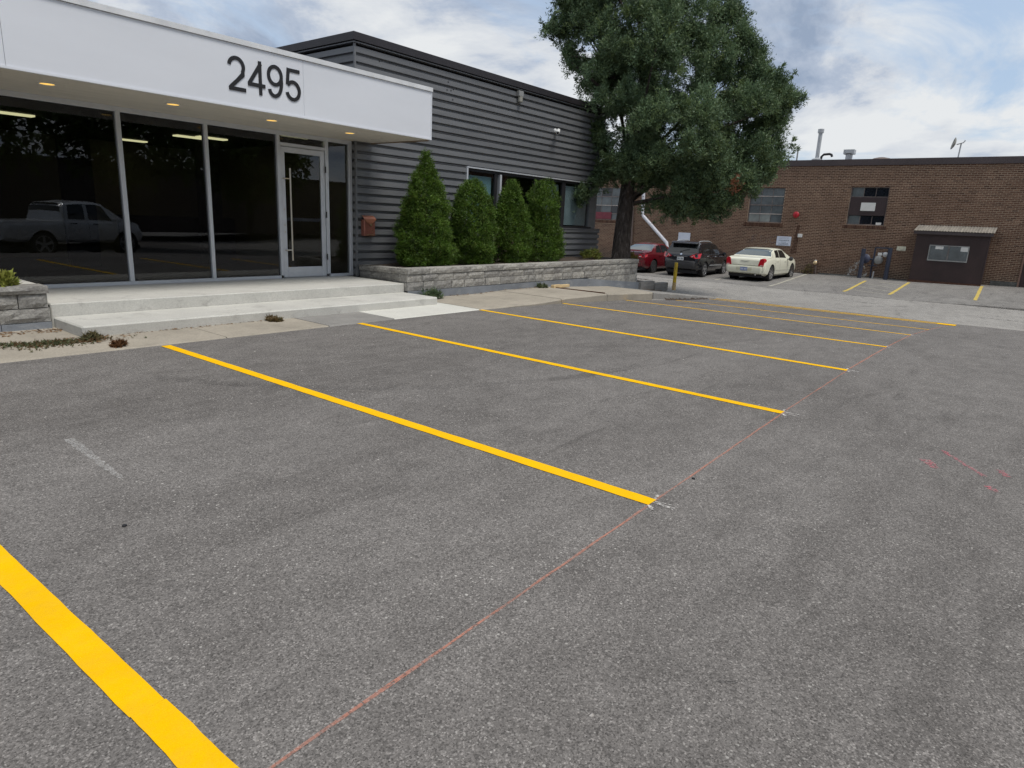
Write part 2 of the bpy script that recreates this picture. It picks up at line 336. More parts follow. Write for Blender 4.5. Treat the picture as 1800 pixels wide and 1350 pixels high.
M['pipe_white'] = simple('white_pipe', (0.66, 0.67, 0.72), 0.45, 0, 0.1, 2)
M['pipe_brown'] = simple('brown_pipe', (0.13, 0.095, 0.08), 0.6)
M['copper'] = simple('copper_brown', (0.30, 0.115, 0.085), 0.42, 0.35, 0.12, 10)
M['copper_lid'] = simple('copper_lid', (0.50, 0.20, 0.12), 0.34, 0.45, 0.1, 10)
M['brass'] = simple('brass', (0.55, 0.42, 0.24), 0.35, 0.8)
M['bollard'] = simple('yellow_bollard', (0.60, 0.40, 0.012), 0.5, 0, 0.18, 5)
M['bollard_base'] = simple('worn_bollard_base', (0.52, 0.36, 0.16), 0.7, 0, 0.25, 7)
M['wood'] = simple('pale_wood', (0.58, 0.43, 0.23), 0.75, 0, 0.15, 6)
M['rust'] = simple('rust', (0.085, 0.035, 0.02), 0.85, 0, 0.4, 12)
M['white_plastic'] = simple('white_plastic', (0.68, 0.69, 0.68), 0.4)
M['lens_grey'] = simple('ribbed_lens', (0.30, 0.29, 0.25), 0.3)
M['car_cream'] = simple('cream_car_paint', (0.77, 0.76, 0.62), 0.28, 0, 0.02, 2, coat=0.6)
M['car_black'] = simple('black_car_paint', (0.009, 0.009, 0.012), 0.22, 0, 0.1, 2, coat=0.9)
M['car_trim'] = simple('dark_grey_plastic', (0.04, 0.04, 0.043), 0.6)
M['car_red'] = simple('dark_red_car_paint', (0.125, 0.004, 0.010), 0.28, 0.1, 0.06, 2, coat=0.7)
M['car_silver'] = simple('silver_car_paint', (0.62, 0.64, 0.67), 0.3, 0.2, 0.05, 2, coat=0.6)
M['lamp_red'] = simple('tail_lamp_red', (0.50, 0.008, 0.02), 0.15, 0, 0.1, coat=0.8)
M['lamp_clear'] = simple('clear_lamp', (0.70, 0.62, 0.60), 0.12, 0, 0.05, coat=0.8)
M['plate_blue'] = simple('blue_plate', (0.22, 0.28, 0.48), 0.5)
M['plate_white'] = simple('white_plate', (0.62, 0.64, 0.66), 0.5)

# ------------------------------------------------------------------ mesh helpers
class MB:
    def __init__(s): s.v = []; s.f = []; s.c = []
    def add(s, vs, fs):
        b = len(s.v); s.v += [tuple(v) for v in vs]; s.f += [tuple(i+b for i in f) for f in fs]; return s
    def quad(s, a, b, c, d): return s.add([a, b, c, d], [(0, 1, 2, 3)])
    def box(s, x0, x1, y0, y1, z0, z1):
        v = [(x0, y0, z0), (x1, y0, z0), (x1, y1, z0), (x0, y1, z0), (x0, y0, z1), (x1, y0, z1), (x1, y1, z1), (x0, y1, z1)]
        return s.add(v, [(3, 2, 1, 0), (4, 5, 6, 7), (0, 1, 5, 4), (1, 2, 6, 5), (2, 3, 7, 6), (3, 0, 4, 7)])
    def bar(s, a, b, w, h, up=(0, 0, 1)):
        a, b = Vector(a), Vector(b); d = (b-a).normalized(); u = Vector(up)
        r = d.cross(u)
        if r.length < 1e-4: r = d.cross(Vector((1, 0, 0)))
        r.normalize(); u = r.cross(d); r *= w/2; u *= h/2
        return s.add([a-r-u, a+r-u, a+r+u, a-r+u, b-r-u, b+r-u, b+r+u, b-r+u], [(3, 2, 1, 0), (4, 5, 6, 7), (0, 1, 5, 4), (1, 2, 6, 5), (2, 3, 7, 6), (3, 0, 4, 7)])
    def tube(s, pts, rad, n=10, caps=True):
        pts = [Vector(p) for p in pts]; k = len(pts)
        rad = [rad]*k if isinstance(rad, (int, float)) else rad
        prev = None; rings = []
        for i, p in enumerate(pts):
            d = (pts[min(i+1, k-1)]-pts[max(i-1, 0)]).normalized()
            if prev is None:
                r = d.cross(Vector((0, 0, 1)))
                if r.length < 1e-3: r = d.cross(Vector((0, 1, 0)))
            else: r = prev - d*prev.dot(d)
            r.normalize(); prev = r; u = d.cross(r)
            rings.append([p+(r*math.cos(2*math.pi*j/n)+u*math.sin(2*math.pi*j/n))*rad[i] for j in range(n)])
        vs = [v for r in rings for v in r]; fs = []
        for i in range(k-1):
            for j in range(n):
                fs.append((i*n+j, i*n+(j+1) % n, (i+1)*n+(j+1) % n, (i+1)*n+j))
        if caps: fs += [tuple(range(n))[::-1], tuple((k-1)*n+j for j in range(n))]
        return s.add(vs, fs)
    def lathe(s, prof, o, axis, n=20, caps=True):
        """prof = [(radius, along)], turned about axis through o"""
        axis = Vector(axis).normalized(); r = axis.cross(Vector((0, 0, 1)))
        if r.length < 1e-3: r = Vector((1, 0, 0))
        r.normalize(); u = axis.cross(r); o = Vector(o); vs = []; fs = []
        for (rr, al) in prof:
            for j in range(n):
                a = 2*math.pi*j/n; vs.append(o+axis*al+(r*math.cos(a)+u*math.sin(a))*rr)
        for i in range(len(prof)-1):
            for j in range(n): fs.append((i*n+j, i*n+(j+1) % n, (i+1)*n+(j+1) % n, (i+1)*n+j))
        if caps: fs += [tuple(range(n))[::-1], tuple((len(prof)-1)*n+j for j in range(n))]
        return s.add(vs, fs)
    def prism(s, poly, d):
        """planar polygon of 3D points pushed along d"""
        n = len(poly); d = Vector(d); a = [Vector(p) for p in poly]
        return s.add(a+[p+d for p in a], [tuple(range(n))[::-1], tuple(range(n, 2*n))]+[(i, (i+1) % n, (i+1) % n+n, i+n) for i in range(n)])
    def grid(s, rows):
        n = len(rows[0]); vs = [p for r in rows for p in r]
        return s.add(vs, [(i*n+j, i*n+j+1, (i+1)*n+j+1, (i+1)*n+j) for i in range(len(rows)-1) for j in range(n-1)])

BASE = {}
def thing(name, label, cat, loc=(0, 0, 0), group=None, rot=0.0):
    o = bpy.data.objects.new(name, None); COL.objects.link(o); o.empty_display_size = 0.2
    o.location = loc; o.rotation_euler = (0, 0, rot); o['label'] = label; o['category'] = cat
    if group: o['group'] = group
    BASE[o.name] = Vector(loc); return o
def tag(o, label, cat, group=None):
    o['label'] = label; o['category'] = cat
    if group: o['group'] = group
    return o
def finish(me, smooth, bevel):
    if bevel:
        bm = bmesh.new(); bm.from_mesh(me)
        bmesh.ops.bevel(bm, geom=list(bm.edges), offset=bevel, segments=1, affect='EDGES', profile=0.5)
        bm.to_mesh(me); bm.free()
    if smooth:
        me.polygons.foreach_set('use_smooth', [True]*len(me.polygons)); me.set_sharp_from_angle(angle=R(smooth))
def part(name, mb, mat, parent=None, local=False, smooth=0, bevel=0.0, label=None, stuff=False, fixn=True):
    """one mesh object; a part's vertices come in world coordinates unless local"""
    me = bpy.data.meshes.new(name)
    off = Vector((0, 0, 0))
    if parent is not None and not local: off = BASE[parent.name]
    me.from_pydata([(v[0]-off[0], v[1]-off[1], v[2]-off[2]) for v in mb.v], [], mb.f); me.validate()
    if fixn:
        bm = bmesh.new(); bm.from_mesh(me); bmesh.ops.recalc_face_normals(bm, faces=bm.faces); bm.to_mesh(me); bm.free()
    finish(me, smooth, bevel)
    me.materials.append(mat if not isinstance(mat, str) else M[mat])
    o = bpy.data.objects.new(name, me); COL.objects.link(o)
    if parent is not None:
        o.parent = parent; BASE[o.name] = BASE[parent.name]
    if label: o['label'] = label
    if stuff: o['kind'] = 'stuff'
    return o
def single(name, mb, mat, label, cat, group=None, loc=None, **k):
    """a thing that is one mesh: origin at its base"""
    if loc is None:
        a = np.array([tuple(v) for v in mb.v]); loc = ((a[:, 0].min()+a[:, 0].max())/2, (a[:, 1].min()+a[:, 1].max())/2, a[:, 2].min())
    m2 = MB(); m2.v = [(v[0]-loc[0], v[1]-loc[1], v[2]-loc[2]) for v in mb.v]; m2.f = mb.f
    o = part(name, m2, mat, **k); o.location = loc; return tag(o, label, cat, group)
def struct(name, mb, mat, **k):
    o = part(name, mb, mat, **k); o['kind'] = 'structure'; return o
def soup(name, V, mat, tint, parent=None, kind=None):
    """triangle soup: V (n,3,3), tint (n,3)"""
    n = len(V); off = np.zeros(3)
    if parent is not None: off = np.array(BASE[parent.name])
    me = bpy.data.meshes.new(name); co = (V-off).reshape(-1, 3).astype(np.float32)
    me.vertices.add(3*n); me.vertices.foreach_set('co', co.ravel())
    me.loops.add(3*n); me.loops.foreach_set('vertex_index', np.arange(3*n, dtype=np.int32))
    me.polygons.add(n); me.polygons.foreach_set('loop_start', np.arange(0, 3*n, 3, dtype=np.int32)); me.polygons.foreach_set('loop_total', np.full(n, 3, dtype=np.int32))
    me.update(calc_edges=True)
    ca = me.color_attributes.new('tint', 'FLOAT_COLOR', 'POINT')
    c4 = np.ones((3*n, 4), dtype=np.float32); c4[:, :3] = np.repeat(tint, 3, 0); ca.data.foreach_set('color', c4.ravel())
    me.materials.append(M[mat]); o = bpy.data.objects.new(name, me); COL.objects.link(o)
    if parent is not None: o.parent = parent; BASE[o.name] = BASE[parent.name]
    if kind: o['kind'] = kind
    return o

# ------------------------------------------------------------------ ground levels
GX = [-400, 9, 11.65, 14.35, 17.05, 19.75, 23, 26.5, 30.5, 34, 38, 400]
GZ = [0, 0, -.055, -.155, -.32, -.45, -.56, -.61, -.60, -.52, -.455, -.45]
def g(x, y=10.7):
    z = float(np.interp(x, GX, GZ)); t = min(1, max(0, (x-30)/8)); t = t*t*(3-2*t)
    z -= min(0.6, 0.09*max(0, -1.2-y))
    return z + t*0.016*max(-20, min(12, 10.7-y)) if y < 10.7 else z
SX = [-40, 11, 11.8, 13.5, 14.6, 16.45, 18.5, 20.3]
SZ = [.012, .012, .045, .040, -.01, -.085, -.2, -.43]
def sw(x, y=8): return float(np.interp(x, SX, SZ))
def sheet(name, x0, x1, y0, y1, nx, ny, lift, mat, edge=None, xs=None, ys=None):
    xs = xs if xs is not None else np.linspace(x0, x1, nx+1); ys = ys if ys is not None else np.linspace(y0, y1, ny+1); m = MB(); rows = []
    for i, x in enumerate(xs):
        row = []
        for j, y in enumerate(ys):
            xx = x
            if edge: xx = edge(x, y, i == 0, i == len(xs)-1)
            row.append((xx, y, g(xx, y)+lift))
        rows.append(row)
    m.grid(rows); return struct(name, m, mat, smooth=60)
xs = np.concatenate([[-400, -150, -60, -20], np.arange(-10, 60, 0.75), [80, 150, 400]])
ys = np.concatenate([[-400, -150, -60, -30], np.arange(-20, 40, 2.0), [60, 150, 400]])
sheet('ground', 0, 0, 0, 0, 0, 0, -0.004, 'asphalt_old', xs=xs, ys=ys)
sheet('parking_lot', -40, 20.35, -40, 7.95, 90, 60, 0.0, 'asphalt_new',
      edge=lambda x, y, a, b: x + (0.10*math.sin(y*2.1)+0.07*math.sin(y*5.3+1) + max(0, 1.8-y)*0.12 if b else 0))
sheet('far_parking_bays', 28.2, 38.0, -12, 26, 26, 60, 0.0, 'asphalt_bay',
      edge=lambda x, y, a, b: x + (0.12*math.sin(y*1.3)+0.06*math.sin(y*4.1) + max(0, 5-y)*0.22 if a else 0))

# ------------------------------------------------------------------ painted and chalk lines on the ground
def strip(a, b, w, lift, n=24, jag=0.0, w2=None):
    a, b = Vector((a[0], a[1], 0)), Vector((b[0], b[1], 0)); d = (b-a).normalized(); r = Vector((-d.y, d.x, 0)); m = MB(); rows = []
    for i in range(n+1):
        p = a.lerp(b, i/n); ww = w if w2 is None else w+(w2-w)*i/n
        q = [p+r*(ww/2+random.uniform(-jag, jag)), p-r*(ww/2+random.uniform(-jag, jag))]
        rows.append([(v.x, v.y, g(v.x, v.y)+lift) for v in q])
    return m.grid(rows)
LINES = [(0.735, 'nearest wide yellow parking line, running out of the bottom left of the picture'),
         (3.425, 'second yellow parking line, starting at the beige pavement by the lower step'),
         (6.215, 'third yellow parking line, starting beside the pale new concrete slab'),
         (8.92, 'fourth yellow parking line, starting just right of the concrete steps'),
         (11.65, 'fifth yellow parking line, starting at the first joint of the raised kerb'),
         (14.35, 'sixth yellow parking line, starting under the raised kerb below the planter end'),
         (17.05, 'seventh yellow parking line, starting at the broken kerb by the yellow bollard')]
LAP = [((0.748, 1.10), (0.731, 2.03)), 0.113, ((0.726, 2.03), (0.565, 7.93)), 0.113]
ENDS = [None, ((3.428, 1.599), (3.419, 7.90)), ((6.142, 1.676), (6.288, 7.95)), ((8.80, 1.724), (9.03, 7.95)), ((11.65, 1.78), (11.65, 7.93)), ((14.35, 1.83), (14.35, 7.93)), ((17.05, 1.85), (17.05, 7.95))]
for i, (x, lab) in enumerate(LINES):
    if i == 0:                                  # the lap mark where the stroke was started again
        m = strip(*LAP[0], LAP[1], 0.004, 16, 0.002); m2 = strip(*LAP[2], LAP[3], 0.004, 60, 0.002); m.add(m2.v, m2.f)
    else: m = strip(*ENDS[i], 0.105, 0.004, 60, 0.0025)
    single('parking_line', m, 'yellow', lab, 'parking line', 'yellow parking lines in front of the building')
# end marking: two strokes with a thin gap, closed at the outer end
t = thing('end_parking_line', 'doubled yellow line closing the last bay, at the edge of the old asphalt', 'parking line', (19.8, 4.9, g(19.8)))
part('stroke', strip((19.62, 1.72), (19.45, 7.9), 0.10, 0.004, 30, 0.004), 'yellow', t)
part('stroke', strip((19.98, 1.72), (20.0, 7.9), 0.13, 0.004, 30, 0.006), 'yellow', t)
part('stroke', strip((19.80, 1.60), (19.80, 2.0), 0.46, 0.008, 6, 0.01), 'yellow', t)
part('stroke', strip((19.78, 2.0), (19.72, 6.4), 0.05, 0.004, 30, 0.02), 'yellow_far', t)
m = MB()
for k in range(7):
    ya, yb = [(1.50, 1.597), (1.60, 1.672), (1.68, 1.72), (1.725, 1.775), (1.78, 1.83), (1.83, 1.85), (1.85, 1.74)][k]; xa = [0.2, 3.46, 6.25, 8.95, 11.68, 14.38, 17.08][k]; xb = [3.38, 6.18, 8.88, 11.6, 14.3, 17.0, 19.55][k]
    q = strip((xa, ya), (xb, yb), 0.014 if k < 3 else 0.024, 0.0035, 20, 0.003)
    m.add(q.v, q.f)
single('chalk_line', m, 'chalk_orange', 'thin orange chalk line snapped along the ends of the parking lines', 'chalk line')
for k, x in enumerate([3.428, 6.142, 8.80, 11.65, 14.35]):
    m = MB(); dy = [0, .07, .12, .17, .22][k]-.06
    for a in (-14, -6, 5, 12) if k == 0 else (-8, 6):
        e = Vector((x+random.uniform(-.02, .03), 1.66+dy)); q = strip((e.x, e.y), (e.x+0.12*math.sin(R(a)), e.y-0.14*math.cos(R(a))), 0.010, 0.0055, 5, 0.004, 0.006); m.add(q.v, q.f)
    q = strip((x+0.05, 1.67+dy), (x+0.12, 1.685+dy), 0.02, 0.0055, 4, 0.008); m.add(q.v, q.f)
    q = strip((x-0.05, 1.65+dy), (x-0.10, 1.61+dy), 0.02, 0.0055, 4, 0.008); m.add(q.v, q.f)
    single('chalk_mark', m, 'chalk_white', ['white chalk ticks fanning from the outer end of the second yellow line', 'white chalk ticks at the outer end of the third yellow line', 'white chalk ticks at the outer end of the fourth yellow line', 'white chalk dab at the outer end of the fifth yellow line', 'white chalk dab at the outer end of the sixth yellow line'][k], 'chalk mark', 'white chalk marks at line ends')
a, b = atZ(122, 772, 0), atZ(214, 842, 0)
single('scuff_mark', strip((a.x, a.y), (b.x, b.y), 0.06, 0.004, 30, 0.012, 0.025), 'scuff_white', 'short white scuff rubbed into the asphalt at the left', 'scuff mark')
def arc_mark(cx, cy, r, a0, a1, w, lab):
    m = MB(); rows = []
    for i in range(31):
        a = R(a0+(a1-a0)*i/30); rows.append([(cx+(r+e)*math.cos(a), cy+(r+e)*math.sin(a), g(cx+(r+e)*math.cos(a), cy+(r+e)*math.sin(a))+.0025) for e in (-w/2, w/2)])
    single('tyre_mark', m.grid(rows), 'tyre', lab, 'tyre mark', 'faint tyre marks on the asphalt')
M['tyre'] = marked('tyre_mark', (0.05, 0.047, 0.046), 0.38, 0.62, 9, 0.18)
arc_mark(7.2, 8.6, 5.0, 205, 268, .16, 'faint dark tyre arc sweeping between the second and third yellow lines')
arc_mark(11.5, 9.8, 6.5, 222, 262, .16, 'faint dark tyre arc crossing the bay right of the third yellow line')
arc_mark(15.0, 1.0, 5.2, 60, 115, .14, 'faint dark tyre arc in the far bays before the kerb end')
for (x0, y0, x1, y1, w, lab) in [(1625, 808, 1646, 824, .07, 'small pink sprayed dab, leftmost of the pink marks'), (1655, 792, 1730, 838, .035, 'long faint pink sprayed streak on the asphalt at right'), (1757, 827, 1772, 839, .05, 'pink sprayed dab at the far right edge'), (1735, 855, 1752, 866, .05, 'pink sprayed dab, lowest of the pink marks')]:
    a, b = atZ(x0, y0, 0), atZ(x1, y1, 0)
    single('spray_mark', strip((a.x, a.y), (b.x, b.y), w, 0.004, 10, w*0.2, w*0.8), 'spray_red', lab, 'spray mark', 'pink spray marks on the asphalt')
# far bays along the brick building
def ground_px(x, y, it=6):
    z = -.5
    for _ in range(it): p = atZ(x, y, z); z = g(p.x, p.y)
    return p
def far_line(pa, pb, w, mat, lab, lift=0.004):
    a, b = ground_px(*pa), ground_px(*pb)
    single('bay_line', strip((a.x, a.y), (b.x, b.y), w, lift, 16, 0.01), mat, lab, 'parking line', 'painted lines of the bays by the brick building')
far_line((1352, 503), (1418, 482), 0.10, 'white_old', 'pale worn line to the right of the cream sedan')
far_line((1257, 492), (1283, 485.5), 0.10, 'white_old', 'pale worn line between the black SUV and the cream sedan')
far_line((1483, 512.5), (1522, 493.5), 0.125, 'yellow_far', 'pale yellow line at the left of the hatched area')
far_line((1563, 518), (1598, 496.5), 0.125, 'yellow_far', 'pale yellow line at the right of the hatched area, before the brown enclosure')
far_line((1714, 528), (1726, 503), 0.125, 'yellow_far', 'pale yellow line at the right corner of the brown enclosure')
for k, (pa, pb) in enumerate([((1545, 495.5), (1585, 501.5)), ((1520, 498.5), (1575, 507)), ((1508, 504), (1568, 513)), ((1493, 509), (1562, 518))]):
    far_line(pa, pb, 0.07, 'white_old', ['topmost', 'second from the top', 'third from the top', 'lowest'][k]+' thin cross line of the hatched area before the gas meter', 0.0045)
# cracks, patches and little stones
for (x, y, w, h, lab) in [(1770, 563, 1.3, .35, 'dark broken patch in the old asphalt at the far right'), (1742, 555, .5, .15, 'small dark patch in the old asphalt'), (1527, 533, .8, .2, 'dark crack in the lane before the hatched area'), (1300, 497, 0, 0, '')]:
    if w:
        p = ground_px(x, y)
        single('asphalt_patch', strip((p.x, p.y-w/2), (p.x+.1, p.y+w/2), h, 0.003, 10, h*0.3), 'stain', lab, 'asphalt patch')
t_seam = MB()
for k in range(34):
    y = 0.3+k*0.62; x = 28.2+0.12*math.sin(y*1.3)+0.06*math.sin(y*4.1)+max(0, 5-y)*0.22
    y2 = y+0.62; x2 = 28.2+0.12*math.sin(y2*1.3)+0.06*math.sin(y2*4.1)+max(0, 5-y2)*0.22
    q = strip((x, y), (x2, y2), 0.16, 0.005, 2, 0.05); t_seam.add(q.v, q.f)
struct('asphalt_seam', t_seam, 'stain')
rock = MB()
for k in range(260):
    x, y = random.uniform(0.3, 14), random.uniform(0.2, 7.8)
    r = random.uniform(0.004, 0.011); z = g(x, y)
    pts = [(x+r*math.cos(a)*random.uniform(.7, 1.2), y+r*math.sin(a)*random.uniform(.7, 1.2), z) for a in (0, 1.26, 2.5, 3.8, 5.0)]
    rock.add(pts+[(x+random.uniform(-.3, .3)*r, y, z+r*0.8)], [(0, 1, 5), (1, 2, 5), (2, 3, 5), (3, 4, 5), (4, 0, 5)])
o = part('loose_gravel', rock, simple('loose_stone', (0.30, 0.28, 0.26), 0.9, 0, 0.5, 30)); o['kind'] = 'stuff'
for (x, y, lab) in [(1219, 842, 'dark pebble beside the orange chalk line'), (219, 925, 'dark pebble on the asphalt at lower left')]:
    p = atZ(x, y, 0); m = MB(); m.lathe([(0.002, 0), (0.012, 0.003), (0.011, 0.008), (0.004, 0.011)], (p.x, p.y, 0.0), (0, 0, 1), 8)
    single('pebble', m, 'black', lab, 'pebble', smooth=50)
p = atZ(1280, 1201, 0)
single('twig', MB().tube([(p.x-.02, p.y+.03, .006), (p.x, p.y, .008), (p.x+.02, p.y-.026, .006)], 0.0013, 5), 'black', 'thin dark twig lying on the asphalt in the foreground', 'twig')

# ------------------------------------------------------------------ pavement, kerb
pave = bpy.data.objects.new('pavement', None); COL.objects.link(pave); pave['kind'] = 'structure'; BASE['pavement'] = Vector((0, 0, 0))
JX = [-9, -6.2, -3.6, -1.1, 1.55, 4.2, 5.75, 6.98, 9.03, 11.62, 13.5, 16.45]
JMAT = ['sidewalk']*6+['sidewalk_grey', 'concrete_new', 'sidewalk', 'sidewalk', 'sidewalk']
for i in range(11):
    x0, x1 = JX[i]+0.008, JX[i+1]-0.008; m = MB(); n = max(2, int((x1-x0)/0.3)); ys_ = [7.955, 7.975, 8.8, 9.72]
    front = []; rows = []
    for k in range(n+1):
        x = x0+(x1-x0)*k/n
        cr = max(0, x-15.6)                      # the rounded return of the kerb end
        yo = 7.955+(0.9-math.sqrt(max(0, 0.81-cr*cr))) if i == 10 and x > 15.6 else 7.955
        zt = sw(x)+(0.03 if 11.62 < x < 13.5 else 0)*0+random.uniform(-.002, .002)
        rows.append([(x, yo, min(g(x, 8)-0.12, zt-0.1)), (x, yo, zt-0.02), (x, yo+0.02, zt), (x, 8.8, zt+.004), (x, 9.9, zt+.006), (x, 9.9, zt-0.15)])
    m.grid(rows)
    for r in (rows[0], rows[-1]): m.add(r, [(0, 1, 2, 3, 4, 5)])
    part('slab', m, JMAT[i], pave)
# broken kerb and driveway apron right of the pavement end
m = MB(); rows = []
for k in range(26):
    x = 16.40+k*0.157; top = float(np.interp(x, [16.5, 17.6, 18.8, 20.3], [-.10, -.185, -.305, -.445])); j = random.uniform(-.05, .05)
    f = 7.98+j+(0.35*max(0, 17.1-x))
    rows.append([(x, f-.02, g(x, 8)-.05), (x, f, top-.03+random.uniform(-.015, .01)), (x, f+.05, top), (x, 9.0, top+.0), (x, 11.6, max(top-.02, g(x)+.006)), (x, 16, g(x)-.02)])
m.grid(rows); m.add(rows[0], [(0, 1, 2, 3, 4, 5)])
struct('broken_kerb', m, 'sidewalk_grey')
m = MB()
for k in range(26):
    x = 16.6+k*0.105; w = random.uniform(.04, .12); z = g(x, 8)
    m.add([(x-w, 7.9+random.uniform(-.04, .03), z+.004), (x+w, 7.9+random.uniform(-.05, .03), z+.004), (x+random.uniform(-w, w), 8.0, z+random.uniform(.03, .07))], [(0, 1, 2)])
o = part('kerb_debris', m, 'soil'); o['kind'] = 'stuff'
# rusty strip and timber on the pavement
a, b = Vector((13.47, 9.55, sw(13.47)+.012)), Vector((13.53, 8.05, sw(13.5)+.012))
single('rusty_strip', MB().bar(a, b, 0.05, 0.02), 'rust', 'thin rusty metal strip lying across the pavement below the planter', 'metal strip')
p = atY(985, 500, 9.45)
t = thing('timber_offcut', 'two pale wooden offcuts end to end at the foot of the planter wall', 'timber', (p.x, 9.45, sw(p.x)))
part('board', MB().box(p.x-.33, p.x-.005, 9.40, 9.50, sw(p.x)+.01, sw(p.x)+.085), 'wood', t, bevel=.006)
part('board', MB().box(p.x+.005, p.x+.36, 9.41, 9.50, sw(p.x)+.01, sw(p.x)+.075), 'wood', t, bevel=.006)

# ------------------------------------------------------------------ entrance steps
t = thing('entrance_steps', 'two broad pale concrete steps in front of the glass entrance', 'steps', (5.8, 9.5, 0))
m = MB().box(2.885, 8.83, 8.85, 9.80, -0.05, 0.150); part('step', m, 'concrete_step', t, bevel=0.018)
m = MB().box(2.865, 8.845, 9.795, 11.66, -0.05, 0.318); part('landing', m, 'concrete_step', t, bevel=0.012)

# ------------------------------------------------------------------ rubble-faced block walls
def block(x0, x1, yf, depth, z0, z1, rough=0.008, axis=0, gx=4, gz=2, cap=False):
    """a block with a split face towards -Y (axis 0) or -X (axis 1); uneven grid on the face"""
    m = MB(); rows = []
    for i in range(gx+1):
        row = []
        for j in range(gz+1):
            e = (i in (0, gx)) or (j in (0, gz))
            d = 0.006 if e else -random.uniform(0, rough*2)
            row.append((x0+(x1-x0)*i/gx, yf+d, z0+(z1-z0)*j/gz))
        rows.append(row)
    m.grid(rows)
    B = [(x0, yf+depth, z0), (x1, yf+depth, z0), (x1, yf+depth, z1), (x0, yf+depth, z1)]
    m.add(B, [(0, 1, 2, 3)])
    bot = [r[0] for r in rows]; top = [r[-1] for r in rows]
    m.add(top+[B[2], B[3]], [tuple(range(gx+3))]); m.add(bot+[B[1], B[0]], [tuple(range(gx+3))])
    m.add(rows[0]+[B[3], B[0]], [tuple(range(gz+3))]); m.add(rows[-1]+[B[2], B[1]], [tuple(range(gz+3))])
    return m
def tilt(m, fn):
    m.v = [fn(Vector(v)) for v in m.v]; return m
pw = thing('planter_wall', 'long low wall of grey split-face blocks holding the cedars and the tree', 'planter', (13.5, 9.72, 0))
def rise(v): return Vector((v.x, v.y, v.z+0.0052*(v.x-8.85)))
YF = 9.72
for (z0, z1, x) in [(0.345, 0.487, 8.85), (0.172, 0.337, 8.85)]:
    k = 0
    while x < 18.05:
        L = random.choice([0.28, 0.40, 0.45, 0.52]); x1 = min(x+L, 18.15)
        if 18.15-x1 < 0.15: x1 = 18.15
        part('block', tilt(block(x+.006, x1-.006, YF+random.uniform(-.006, .006), 0.25, z0, z1), rise), 'block', pw); x = x1
        if x1 == 18.15: break
def foot_top(x): return float(np.interp(x, [8.85, 15.2, 16.8, 18.45], [.166, .186, .062, -.06]))
x = 15.4
while x < 18.1:
    x1 = min(x+random.choice([.28, .4, .4]), 18.15)
    if 18.15-x1 < .15: x1 = 18.15
    part('block', block(x+.006, x1-.006, YF, 0.25, foot_top((x+x1)/2)-.03, 0.164+.0052*(x-8.85), gx=3), 'block', pw); x = x1
x = 8.85
while x < 18.1:
    x1 = min(x+random.choice([0.55, 0.6, 0.6]), 18.17)
    if 18.17-x1 < 0.2: x1 = 18.17
    part('cap_stone', tilt(block(x+.003, x1-.003, YF-.02, 0.32, 0.495, 0.60, 0.006), rise), 'block', pw); x = x1
    if x1 == 18.17: break
# side wall running back to the building: built along Y then turned
def side(m, x0, x1, y0, y1):
    # local x -> along the wall from the back (y1) to the front (y0); local y -> depth inward (+X)
    out = []
    for v in m.v:
        f = v[0]; d = v[1]; out.append(Vector((x0+(x1-x0)*(1-f/(y1-y0))+d, y1-f, v[2]-0.045*(1-f/(y1-y0)))))
    m.v = out; return m
for (z0, z1, offs) in [(0.345, 0.487, [0, .38, .8, 1.2, 1.68]), (0.172, 0.337, [0, .5, .95, 1.4, 1.68]), (0.495, 0.60, [0, .62, 1.2, 1.70])]:
    for k in range(len(offs)-1):
        part('cap_stone' if z1 == .60 else 'block', side(block(offs[k]+.004, offs[k+1]-.004, -0.0 if z1 < .6 else -.02, 0.25, z0, z1), 8.85, 9.06, 9.76, 11.44), 'block', pw)
m = MB(); rows = []                              # cast footing below the blocks, following the slope
for k in range(20):
    x = 8.85+k*0.505; tz = foot_top(x)
    yy = 9.70; rows.append([(x, yy, min(sw(x), g(x))-.1), (x, yy, tz), (x, 9.95, tz)])
m.grid(rows); part('footing', m, 'foundation', pw)
part('core', MB().box(9.08, 18.1, 9.80, 9.94, -0.6, 0.485).box(18.0, 18.12, 9.8, 11.9, -.6, .55).box(18.125, 18.62, 10.03, 12.2, -.6, .55), 'joint_dark', pw)
part('end_stone', MB().box(18.12, 18.24, 9.76, 9.98, -.22, .09), 'foundation', pw)
m = MB(); m.grid([[(x, y, 0.55+0.006*(x-9)+random.uniform(-.02, .03)) for y in np.linspace(9.95, 12.1 if x > 18.66 else 11.42, 6)] for x in np.linspace(9.0, 18.6, 26)])
part('soil', m, 'soil', pw)
pl = thing('left_planter_wall', 'short grey block planter wall at the left end of the steps', 'planter', (1.6, 9.75, 0))
for (z0, z1, xs_) in [(0.285, 0.455, [2.835, 2.52, 2.12, 1.72, 1.32, .9, .5, .1, -.3, -.7]), (0.105, 0.275, [2.85, 2.31, 1.92, 1.5, 1.1, .7, .3, -.1, -.5, -.7])]:
    for k in range(len(xs_)-1):
        part('block', block(xs_[k+1]+.005, xs_[k]-.005, 9.75+random.uniform(-.006, .006), 0.25, z0, z1, 0.012, gx=5, gz=3), 'block', pl)
for k in range(4): part('cap_stone', block(2.85-.9*(k+1)+.004, 2.85-.9*k-.004, 9.72, 0.34, 0.462, 0.552, 0.010, gx=6), 'block', pl)
part('footing', MB().box(2.32, 2.845, 9.74, 10.0, -.08, .098).box(1.5, 2.312, 9.74, 10.0, -.08, .098).box(-.8, 1.492, 9.74, 10.0, -.08, .098), 'foundation', pl)
part('side_slab', MB().box(1.7, 2.84, 10.065, 11.58, .05, .548), 'concrete_step', pl, bevel=.01)
